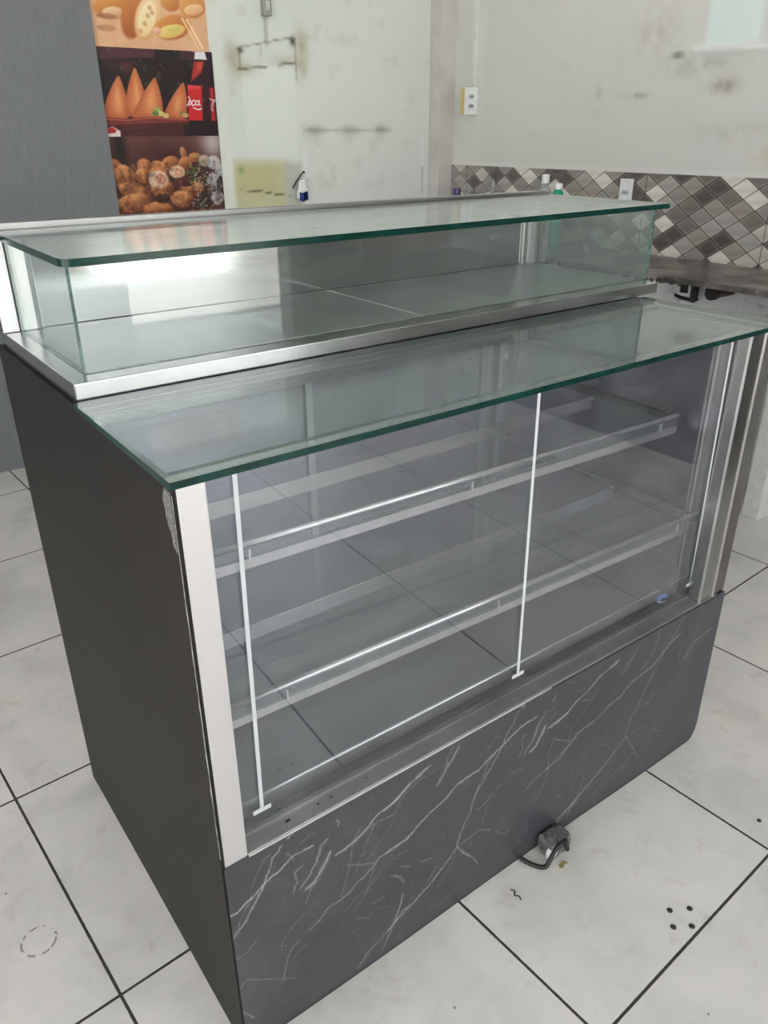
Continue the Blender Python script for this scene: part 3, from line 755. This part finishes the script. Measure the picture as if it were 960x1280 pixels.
poster('snack_poster', 'bottom poster of a heap of small browned fried snacks with green herbs', cv)
# ================================================================== THE DISPLAY COUNTER
W, D = 1.30, .80
ZB, ZG = .4455, 1.066          # top of the stone-look base, underside of the lower glass top
ct = thing('display_counter', 'two-tier glass and steel snack display counter on a black marble-look base', 'display counter', (0, 0, 0))
ct_in = DARKFRAME
box('base_cabinet', (.004, 1.272, .004, D-.004, .012, ZB-.012), DARKFRAME, ct, .002)
# front panel with marble veins
VEINS = [
 (2.2,0.9,[-10,345,8,343,35,356,56,368,70,375,89,380,110,394,149,392]),
 (2,0.7,[-9,282,2,298,20,313,45,348,56,366,67,389,77,414,95,430]),
 (1,0.35,[2,298,17,330,30,349,37,363]),
 (1,0.3,[34,375,45,395,61,422,74,426]),
 (2.2,0.9,[190,341,210,341,236,349,254,359,277,377,309,384,332,395,348,402]),
 (1.6,0.6,[133,200,157,213,171,227,193,226,215,231,234,244,266,255,280,272,313,270,349,280]),
 (1.3,0.4,[209,304,243,281,273,265]),
 (3.5,0.75,[132,304,147,308,162,325,174,342,181,357]),
 (1.6,0.6,[120,311,138,327,155,354,165,382,178,390]),
 (1,0.4,[128,271,140,295,154,316]),
 (1.2,0.55,[106,311,116,334,113,355,128,362]),
 (1.2,0.4,[76,127,89,172,100,187,113,192]),
 (1.2,0.35,[-8,242,13,240,35,255]),
 (1.2,0.4,[-5,168,11,178,48,146,99,104]),
 (2,0.4,[-7,111,7,91,16,72]),
 (1.5,0.65,[226,17,253,42,288,58,313,71,334,90,351,93]),
 (1.1,0.55,[283,16,298,41,313,77,328,106,336,136]),
 (1.2,0.5,[197,402,201,411,195,419]),
 (1.1,0.4,[250,360,281,359,311,355]),
 (3,0.18,[260,166,279,162,291,165]),
 (1,0.3,[227,155,259,129]),
 (1.2,0.35,[306,207,323,191,338,164]),
 (2,0.8,[101,447,111,445,105,437]),
 (1,0.3,[99,409,108,398,113,384,103,408]),
 (1.2,0.3,[127,413,143,419,159,415]),
 (2.6,0.9,[295,378,323,388,346,406,365,410,382,418,396,421]),
 (2.2,0.85,[295,273,343,275,372,293,397,306,437,318,463,337,486,340,516,340,542,354,572,366,602,379,625,389,666,391]),
 (1.6,0.65,[612,432,600,407,584,389,575,365,555,336,519,292,506,272,500,243,485,219,470,183,468,170]),
 (1.2,0.5,[556,362,538,340,514,290,507,266]),
 (1.8,0.8,[294,60,324,78,360,92,402,114,439,140,468,167]),
 (1.6,0.6,[468,170,489,137,513,108,532,74]),
 (1.3,0.5,[473,169,504,171,526,177,557,155]),
 (1.2,0.45,[517,235,539,241,555,256]),
 (2,0.7,[410,363,427,384,444,404,463,429]),
 (1,0.4,[432,396,436,419,452,445]),
 (1.2,0.5,[296,40,316,72,329,110,335,138]),
 (1,0.35,[381,112,401,132,420,151]),
 (1,0.3,[414,81,440,109,466,144]),
 (1,0.25,[399,37,426,34,448,36]),
 (3.2,0.75,[656,304,674,313,687,334,695,354]),
 (1.6,0.6,[639,308,660,332,672,364,693,391]),
 (1.2,0.5,[624,308,634,324,628,355,642,361]),
 (1.8,0.7,[705,341,736,344,764,352,789,372]),
 (1.2,0.5,[650,201,679,219,716,227,752,247,791,258,805,271]),
 (1.2,0.4,[726,301,769,272,806,261]),
 (1.6,0.5,[761,28,787,40,813,56,836,68]),
 (1.2,0.45,[803,30,817,54,837,61]),
 (1.2,0.4,[576,138,602,114,618,116]),
 (1.2,0.45,[376,193,403,183]),
 (1.2,0.45,[331,212,351,198]),
 (1,0.35,[426,213,433,228]),
 (1.2,0.35,[314,202,329,188,339,164]),
 (1.6,0.6,[618,439,628,444,626,432]),
 (1.2,0.4,[712,405,717,416]),
 (1.2,0.3,[295,358,314,356]),
 (1.8,0.75,[707,341,753,350,789,371,821,380,857,402,883,409,913,418]),
 (4,0.4,[883,409,904,411,912,421]),
 (1.9,0.7,[712,227,750,232,780,256,804,276,864,282,903,300,945,309,970,329,1006,335,1043,342,1071,356,1104,380,1141,394]),
 (1.4,0.55,[1140,440,1121,408,1084,365,1056,318,1027,275,1018,246,994,215,983,173]),
 (1,0.4,[1102,421,1081,378,1046,329]),
 (1.8,0.75,[769,40,815,63,868,89,929,124,985,166]),
 (1.2,0.5,[983,173,1016,127,1048,73]),
 (1.2,0.4,[990,160,1027,169,1064,165]),
 (1.2,0.45,[811,39,834,77,846,115,847,143]),
 (1.3,0.55,[1037,234,1059,238,1072,256]),
 (1.5,0.6,[940,369,957,395,979,428]),
 (1,0.35,[930,365,945,398,964,428]),
 (1.6,0.6,[1174,301,1195,317,1209,341,1237,347,1281,348]),
 (1.3,0.55,[1180,311,1193,354,1209,386]),
 (1.2,0.45,[1150,312,1150,337,1150,360]),
 (1.2,0.4,[1090,138,1132,104]),
 (1.2,0.35,[725,303,764,277,792,261]),
 (1.2,0.5,[807,362,828,354]),
 (1.2,0.4,[712,404,716,418]),
 (1,0.35,[750,438,768,426]),
 (1,0.35,[825,205,847,174]),
 (1,0.35,[894,194,918,184]),
 (1,0.3,[941,214,955,223]),
 (1.2,0.35,[1249,249,1274,254,1294,261]),
 (3,0.15,[758,124,777,106]),
 (3,0.15,[779,170,811,161]),
 (1,0.3,[862,79,898,83,944,83]),
]

cv = Canvas(1.303, ZB+.0, .0016, (61, 63, 67), a0=-.003, seed=21)
f = cv.fbm(.16, 5); f2 = cv.fbm(.03, 4); f3 = cv.fbm(.012, 3)
cv.blend(np.clip((f-.38)*1.2, 0, .6), (74, 75, 79)); cv.blend(np.clip((f2-.62)*1.8, 0, .3), (84, 84, 90))
cv.blend(np.clip((.42-f)*2, 0, .5), (53, 54, 57))
mod = np.clip(f3*1.7+.1, .25, 1)
rg = random.Random(17)
for wd, al, L in VEINS:
    P = [(L[i]/1000, L[i+1]/1000) for i in range(0, len(L), 2)]
    Q2 = []
    for i in range(len(P)-1):
        for k in range(5):
            t_ = k/5; Q2.append((P[i][0]*(1-t_)+P[i+1][0]*t_+rg.uniform(-.0012, .0012), P[i][1]*(1-t_)+P[i+1][1]*t_+rg.uniform(-.0012, .0012)))
    Q2.append(P[-1])
    cv.stroke(Q2, wd*.00080+.0005, (184, 181, 182), min(1, al*1.1), mod)
    cv.stroke(Q2, wd*.004, (118, 116, 122), al*.12, mod)
    if al > .55:      # hairline companions of the stronger veins
        for q in range(3):
            i = rg.randrange(0, max(1, len(Q2)-6)); o_ = rg.uniform(-.008, .008)
            cv.stroke([(x+o_, z-o_*.6+rg.uniform(-.0015, .0015)) for x, z in Q2[i:i+6]], .0011, (160, 157, 160), .4, mod)
for k in range(34):   # fine broken secondary veins running the same way
    x, z = rg.uniform(0, 1.25), rg.uniform(.02, .36); a_ = rg.gauss(.95, .16); L2 = [(x, z)]
    for q in range(rg.randint(5, 14)):
        a_ += rg.gauss(0, .22); x += .011*math.cos(a_); z += .011*math.sin(a_); L2.append((x, min(z, .44)))
        if rg.random() < .25: cv.stroke([(x, z), (x+.012*math.cos(a_-.9), z+.012*math.sin(a_-.9))], .0010, (150, 148, 152), .45)
    cv.stroke(L2, rg.uniform(.0009, .0016), (165, 162, 165), rg.uniform(.25, .65), mod)
for k in range(260):   # short scratches
    x, z = rg.uniform(0, 1.3), rg.uniform(.02, .43); a_ = rg.gauss(.8, .5); l_ = rg.uniform(.004, .022)
    cv.stroke([(x, z), (x+l_*math.cos(a_)*.6, z+l_*math.sin(a_)*.6), (x+l_*math.cos(a_+.3), z+l_*math.sin(a_+.3))], .0011, (140, 138, 142), rg.uniform(.1, .42))
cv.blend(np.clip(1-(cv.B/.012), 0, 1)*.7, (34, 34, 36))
def round_corner(P):
    x, z = P[..., 0], P[..., 2]
    r = .055
    lim = np.where(z < r, 1.30-(r-np.sqrt(np.clip(r*r-(r-z)**2, 0, None)))*.55, 1.30)
    P[..., 0] = np.where(x > 1.2, 1.2+(x-1.2)*(lim-1.2)/.1, x)
    P[..., 1] += -.0015*np.sin(x*7)*np.clip((.12-z)/.12, 0, 1)
    return P
MARBLE = attr_mat('black_marble_laminate', rough=.36, spec=.42, bump_scale=60, bstr=.06, bdist=.0006)
fp = cv.mesh('front_panel', (0, -.0045, 0), (1, 0, 0), (0, 0, 1), MARBLE, ct, warp=round_corner)
fp['label'] = 'black marble-look panel with white veins'
prism('front_board', [(-.002, .0), (1.27, .0), (1.297, .05), (1.298, ZB-.001), (-.002, ZB-.001)], -.0025, .004, DARKFRAME, ct, axis='y')
# left side panel: full height black laminate
BASEL = Mat('black_side_laminate')
_n = BASEL.noise(BASEL.coord(), 2.2, 5, .6, .4); _s = BASEL.noise(BASEL.coord(scale=(1, 3, 26), rot=(.5, 0, 0)), 2.6, 7, .8, 1.4)
_c = BASEL.ramp(_n, [(.3, srgb(33, 30, 29)), (.7, srgb(41, 38, 36))])
_c = BASEL.mix(BASEL.ramp(_s, [(.70, 0.0), (.78, .25)]), _c, srgb(92, 90, 90))
BASEL.bsdf(_c, .55, 0, .18, bump=_n, bstr=.1, bdist=.002)
prism('side_panel', [(-.003, 0), (.10, .0), (.45, .004), (D, 0), (D, 1.072), (.30, 1.072), (.28, ZG-.001), (-.002, ZG-.001), (-.004, .9), (-.002, .5)], -.006, -.0005, BASEL.m, ct, axis='x')
prism('side_panel', [(.006, 0), (D, 0), (D, 1.072), (.30, 1.072), (.28, ZG-.001), (.006, ZG-.001)], 1.293, 1.300, STEEL_V, ct, axis='x')
# chipped laminate corner
bm = bmesh.new()
rg = random.Random(2)
L = [(-.0035, ZG-.006), (.012, ZG-.004), (.016, ZG-.018), (.013, ZG-.04), (.008, ZG-.06), (.004, ZG-.078), (-.0035, ZG-.085)]
add_prism(bm, L, -.0085, -.0058, axis='x'); bmesh.ops.subdivide_edges(bm, edges=bm.edges[:], cuts=2, use_grid_fill=True)
for v in bm.verts: v.co.x += rg.uniform(-.0012, .0008)
obj('chipped_corner', bm, plain('torn_laminate', srgb(116, 114, 112), .6, var=.35, scale=260), ct)
bm = bmesh.new()
Lw = [(-.0046, .47)]
for k in range(60): Lw.append((-.0042+abs(rg.gauss(0, .0011)), .47+.59*k/60))
Lw += [(-.0042, ZG-.01), (-.0050, ZG-.01), (-.0050, .47)]
add_prism(bm, Lw, -.0064, -.0056, axis='x')
obj('worn_edge', bm, plain('worn_edge_grey', srgb(150, 148, 146), .6, var=.3, scale=60), ct)

# corner posts of the lower case
POSTW = steel('bright_steel_post', base=.80, rough=.42, streak=(60, 60, 2), tint=(1, .985, 1), dirt=.04)
bm = bmesh.new()
add_box(bm, 0, .0375, -.003, .028, ZB-.004, ZG, bevel=.0016)
po = obj('corner_post', bm, POSTW, ct)
bm = bmesh.new(); add_box(bm, 1.197, 1.2485, -.001, .030, ZB, ZG, bevel=.0016); obj('corner_post', bm, STEEL_POST, ct)
bm = bmesh.new(); add_box(bm, 1.2500, 1.2995, -.003, .030, ZB, ZG, bevel=.0014)
for v in bm.verts:
    if v.co.y < .01: v.co.y += (v.co.x-1.25)*.08
cr = obj('corner_post', bm, BROWNSTEEL, ct); cr['label'] = 'steel corner strip with a brownish reflection in its colour'
for x in (1.1965, 1.2492):
    box('seam_highlight', (x-.0011, x+.0011, -.0035, .002, ZB, ZG), plain('bend_highlight', (.9, .89, .87, 1), .3, 1.0), ct, 0)  # pale metal strips put in as the highlight along the bends
# sill below the front glass
prism('sill', [(-.0045, ZB-.003), (-.0045, ZB+.002), (-.002, ZB+.004), (.029, ZB+.004), (.029, ZB+.008), (.046, ZB+.008), (.046, ZB-.003)], .0378, 1.262, STEEL_SILL, ct, axis='x')
box('gasket', (.038, 1.24, .0362, .0460, ZB+.0078, ZB+.0100), RUBBER, ct, .0004)
box('sill_edge', (.038, .70, -.0058, -.0042, ZB-.0012, ZB+.0026), plain('bare_steel_edge', (.85, .85, .84, 1), .35, .9), ct, .0006)
bm = bmesh.new()
for x, r in ((.118, .004), (.175, .002), (.20, .0018), (.27, .0016)):
    add_prism(bm, [(x+r*1.3*math.cos(a), .016+r*.6*math.sin(a)) for a in [k*.785 for k in range(8)]], ZB+.004, ZB+.0048)
g = obj('dirt_spot', bm, RUBBER, ct); g['kind'] = 'stuff'

# inside of the lower case
FZ = ZB+.033
box('case_floor', (.012, 1.248, .064, .775, ZB+.003, FZ), STEEL_FLOOR, ct, .003)
box('front_lip', (.012, 1.24, .0585, .0635, ZB+.0045, FZ-.001), STEEL_LIP, ct, .001)
bm = bmesh.new(); add_tube(bm, [(.012, .0625, FZ+.001), (.75, .0625, FZ-.002), (1.13, .0625, FZ-.002)], .0030, 10); obj('floor_lip', bm, ALU, ct, smooth=True)
box('inner_wall', (.001, .010, .031, .78, ZB+.004, ZG-.002), STEEL_IN, ct, .001)
box('inner_wall', (1.2495, 1.256, .031, .78, ZB+.004, ZG-.002), STEEL_IN, ct, .001)
box('roof_panel', (.001, 1.299, .345, .79, ZG+.0005, 1.0755), STEEL_IN, ct, .0005)
for x0, x1, y in ((.012, .655, .762), (.625, 1.245, .752)):
    dr = box('sliding_door', (x0, x1, y, y+.006, FZ+.002, ZG-.004), STEEL_IN, ct, .001)
    box('door_frame', (x0, x0+.018, y-.003, y-.0002, FZ+.002, ZG-.004), ALU_BAND, dr, .001)
    box('door_frame', (x1-.018, x1, y-.003, y-.0002, FZ+.002, ZG-.004), ALU_BAND, dr, .001)
for x0, x1 in ((1.19, 1.2055), (1.232, 1.2490)):
    box('rear_post', (x0, x1, .722, .748, FZ+.001, ZG-.003), STEEL_V, ct, .001)
box('top_support', (.001, 1.292, .285, .342, ZG-.012, ZG-.0008), DARKFRAME, ct, .002)  # dark frame strip, also standing in for the tray's reflection in the glass

# front glass
def pane(name, poly, a0, a1, mats, parent, axis): return prism(name, poly, a0, a1, mats, parent, axis=axis, two=True)
fg = pane('front_glass', rect(.038, 1.236, ZB+.005, ZG-.0005), .0305, .0355, [GLASS_FRONT, EDGE], ct, 'y')
for x, xb in ((.090, .083), (.633, .640), (1.184, 1.200)):
    L = [(x-.0032, 1.048), (x+.0032, 1.048), (xb+.0032, .484), (xb-.0032, .484)]
    foot = [(xb-.0155, .480), (xb+.0155, .480), (xb+.0155, .4885), (xb-.0155, .4885)]
    bm = bmesh.new(); add_prism(bm, L, .0299, .0304, axis='y'); add_prism(bm, foot, .0298, .0304, axis='y')
    obj('printed_stripe', bm, PRINT, fg)
# lower glass top
gt = pane('glass_top', [(-.010, -.013), (1.315, -.008), (1.312, .340), (-.007, .340)], ZG+.0005, ZG+.0102, [GLASS_LOW, EDGE], ct, 'z')
# shelves
def shelf(zs, yl, yr, back, xr, zh, strip):
    def Y(x): return yl+(yr-yl)*(x-.012)/(xr-.012)
    s = pane('glass_shelf', [(.014, yl+.002), (xr, yr+.002), (xr+.01, back), (.014, back)], zs-.008, zs-.002, [GLASS_SHELF, EDGE], ct, 'z')
    bm = bmesh.new(); add_tube(bm, [(.012, yl-.003, zs+.001), (xr+.004, yr-.003, zs+.001)], .0052, 12)
    r = obj('front_rail', bm, ALU, s, smooth=True)
    for (z0, z1, m, nm) in ((zs-.022, zs-.003, GLASS_SHELF, 'clear_insert'), (zs-zh, zs-.023, ALU_BAND, 'lower_band')):
        bm = bmesh.new()
        add_prism(bm, [(.012, yl-.006), (xr+.004, yr-.006), (xr+.004, yr+.001), (.012, yl+.001)], z0, z1)
        obj(nm, bm, m, s)
    for x in (.17, .62, 1.16):
        box('price_clip', (x-.002, x+.002, Y(x)-.010, Y(x)-.0055, zs-.024, zs-.006), ALU, s, .0008)
    for x in (.0115, 1.2325):
        box('bracket', (x, x+.016, max(yl, yr)+.004, back+.02, zs-.022, zs-.0085), DARKFRAME, s, .001)
    box('rear_bar', (.014, strip[0], strip[1], strip[1]+.003, zs-.040, zs-.0085), STEEL, s, .001)
    lathe('support_pin', [(.005, 0), (.005, .006), (.003, .008)], WHITEPL, s, (strip[0]+.012, strip[1]+.01, zs-.0195), n=12)
shelf(.856, .190, .150, .53, 1.216, .040, (1.20, .37))
shelf(.643, .098, .068, .50, 1.226, .038, (1.21, .285))

# ---------------- upper tier
bm = bmesh.new()
Z0, Z1, Y0, XR = 1.0768, 1.1022, .347, 1.368
add_box(bm, 0, XR, Y0, .79, Z0, Z1-.0005, bevel=.0022)
tray = obj('tray', bm, STEEL, ct)
prism('tray_floor', rect(.036, .6892, .397, .745), Z1-.0004, Z1+.0008, STEEL_PAN, tray)
prism('tray_floor', rect(.6912, 1.366, .397, .745), Z1-.0004, Z1+.0008, STEEL_PAN, tray)
box('joint_strip', (.6886, .6918, .397, .745, Z1-.0004, Z1+.0014), ALU, tray, 0)
ZT = 1.2615
pane('side_glass', rect(.394, .742, Z1, ZT), .0285, .0335, [GLASS_SIDE, EDGE_PALE], ct, 'x')
pane('side_glass', rect(.394, .742, Z1, ZT), 1.3755, 1.3805, [GLASS_DIM, EDGE_PALE], ct, 'x')
pane('front_glass', rect(.0285, 1.3805, Z1, ZT), .3885, .3935, [GLASS, EDGE_PALE], ct, 'y')
cor = []
for k in range(7):
    a = math.pi+k*math.pi/12; cor.append((.014+.022+.022*math.cos(a), .352+.022+.022*math.sin(a)))
ug = pane('glass_top', cor+[(1.412, .376), (1.416, .384), (1.425, .765), (.018, .772)], ZT+.0005, ZT+.0115, [GLASS_TOP, EDGE], ct, 'z')
box('rear_panel', (.030, 1.40, .752, .757, Z1, ZT-.001), STEEL_MIRROR, ct, .0008)
for x0, x1, y0, m in ((-.002, .0270, .745, POSTW), (.0345, .058, .744, STEEL_V), (1.318, 1.326, .745, STEEL_V), (1.334, 1.362, .742, POSTW), (1.3825, 1.408, .744, STEEL_V)):
    box('rear_post', (x0, x1, y0, .751, Z1, ZT-.001), m, ct, .0015)
box('glass_channel', (.0600, .0645, .735, .7435, Z1, ZT-.001), EDGE, ct, 0)
bm = bmesh.new(); add_box(bm, -.16, 1.452, .786, .806, 1.264, 1.2795, bevel=.003, seg=3)
for v in bm.verts: v.co.z += (1.45-v.co.x)*.004
obj('top_rail', bm, steel('dull_rail_steel', base=.42, rough=.34, streak=(2, 30, 30), dirt=.2), ct)
box('rear_board', (.0, 1.40, .760, .790, 1.1025, 1.262), DARKFRAME, ct, .001)

# ================================================================== SMALL THINGS
# scrap inside the case
t = thing('cable_tie', 'small blue clip with a white tail lying on the case floor beside the front glass', 'clip', (1.128, .050, ZB+.0052))
bm = bmesh.new(); add_tube(bm, smooth_path([(-.014, .004, .010), (0, .002, .016), (.014, .0, .012)]), .0055); obj('clip_body', bm, plain('pale_blue_plastic', (.10, .20, .50, 1), .4), t, smooth=True)
bm = bmesh.new(); add_tube(bm, smooth_path([(-.014, .003, .006), (-.004, -.004, .004), (.008, -.006, .003), (.024, -.008, .002)]), .0018); obj('tail', bm, WHITEPL, t, smooth=True)

# socket and cord under the front edge
t = thing('power_socket', 'scuffed grey plastic socket with a looped black cord poking out from under the counter', 'power socket', (.735, -.030, 0))
bm = bmesh.new(); add_box(bm, -.030, .034, -.022, .024, .001, .046, bevel=.012, seg=4)
bmesh.ops.subdivide_edges(bm, edges=[e for e in bm.edges if e.calc_length() > .012], cuts=3, use_grid_fill=True)
rg = random.Random(6)
from mathutils import noise as mnoise
for v in bm.verts:
    n_ = mnoise.noise(v.co*70); v.co += v.co.normalized()*n_*.006
    if v.co.z < .001: v.co.z = .001
obj('socket_body', bm, plain('scuffed_grey_plastic', srgb(104, 104, 104), .4, var=.35, scale=90), t, smooth=True)
bm = bmesh.new()
add_box(bm, -.036, -.014, -.026, -.010, .018, .040, bevel=.003)
for v in bm.verts: v.co.z += v.co.x*.6+.012
obj('white_tag', bm, WHITEPL, t)
bm = bmesh.new()
add_tube(bm, smooth_path([(.012, -.022, .040), (-.008, -.026, .047), (-.026, -.026, .038), (-.040, -.027, .022), (-.052, -.026, .008), (-.064, -.014, .006), (-.074, .006, .007), (-.080, .022, .010)]), .0050)
add_tube(bm, smooth_path([(.012, -.020, .040), (.010, -.030, .028), (.014, -.028, .016)]), .0045)
obj('cord', bm, RUBBER, t, smooth=True)
tag(prism('leaf_scrap', [(-.012, -.004), (-.004, -.007), (.004, -.003), (.013, -.005), (.010, .004), (.002, .007), (-.006, .004), (-.010, .003)], .0006, .0018,
    plain('dry_leaf', srgb(150, 142, 92), .7, var=.3, scale=200), None, loc=(.722, -.070, 0)), 'tiny yellowish dry leaf scrap on the tile beside the grey socket', 'leaf')
bm = bmesh.new(); add_tube(bm, smooth_path([(0, .014, .0016), (.004, .006, .0016), (-.003, -.001, .0016), (.003, -.008, .0016), (.0, -.016, .0016)]), .0012, 6)
o = obj('hair_strand', bm, RUBBER, None, (.587, -.062, 0)); tag(o, 'short curly dark thread lying on the tile in front of the counter', 'thread')
# floor bolts
BOLT = plain('dark_bolt_metal', srgb(62, 56, 50), .5, .4)
def bolt(x, y, label, r=.0058):
    t = thing('floor_bolt', label, 'bolt', (x, y, 0), 'bolt stubs in the floor tile')
    lathe('bolt_collar', [(r, 0), (r, .0012), (r*.8, .0020)], BOLT, t, n=16)
    lathe('bolt_core', [(r*.45, .0019), (r*.45, .0034), (r*.3, .004)], RUBBER, t, n=10)
bolt(.812, -.276, 'bolt stub of the four, nearest the grey socket')
bolt(.848, -.298, 'darkest bolt stub of the four, farthest from the grey socket along the base')
bolt(.786, -.303, 'bolt stub of the four, the lower one away from the grout line')
bolt(.817, -.324, 'bolt stub of the four, right beside the long grout line')
t = thing('floor_bolt', 'lone dark bolt stub near a tile corner away from the group of four', 'bolt', (1.174, -.259, 0))
lathe('bolt_collar', [(.005, 0), (.005, .0012), (.004, .002)], BOLT, t, n=16); lathe('bolt_core', [(.0024, .0019), (.0022, .003)], RUBBER, t, n=10)
# unseen tubes added on the ceiling to fill the light
def fill_tube(x, y, label):
    t = thing('fill_lamp', label, 'lamp', (x, y, RZ), 'fill tubes added on the ceiling')
    box('housing', (-.62, .62, -.05, .05, -.05, -.001), WHITEPL, t, .006)
    bm = bmesh.new(); add_tube(bm, [(-.59, 0, -.068), (.59, 0, -.068)], .014, 14)
    m = Mat('fill_tube_emission'); e = m.n('ShaderNodeEmission'); e.inputs[0].default_value = (1, .97, .93, 1); e.inputs[1].default_value = FILL_STRENGTH; m.l(e.outputs[0], m.out.inputs[0])
    obj('tube', bm, m.m, t, smooth=True)
FILL_STRENGTH = 26
fill_tube(1.9, 1.5, 'added white fill tube on the ceiling over the stone worktop')
fill_tube(-1.2, .9, 'added white fill tube on the ceiling beside the grey panelling')
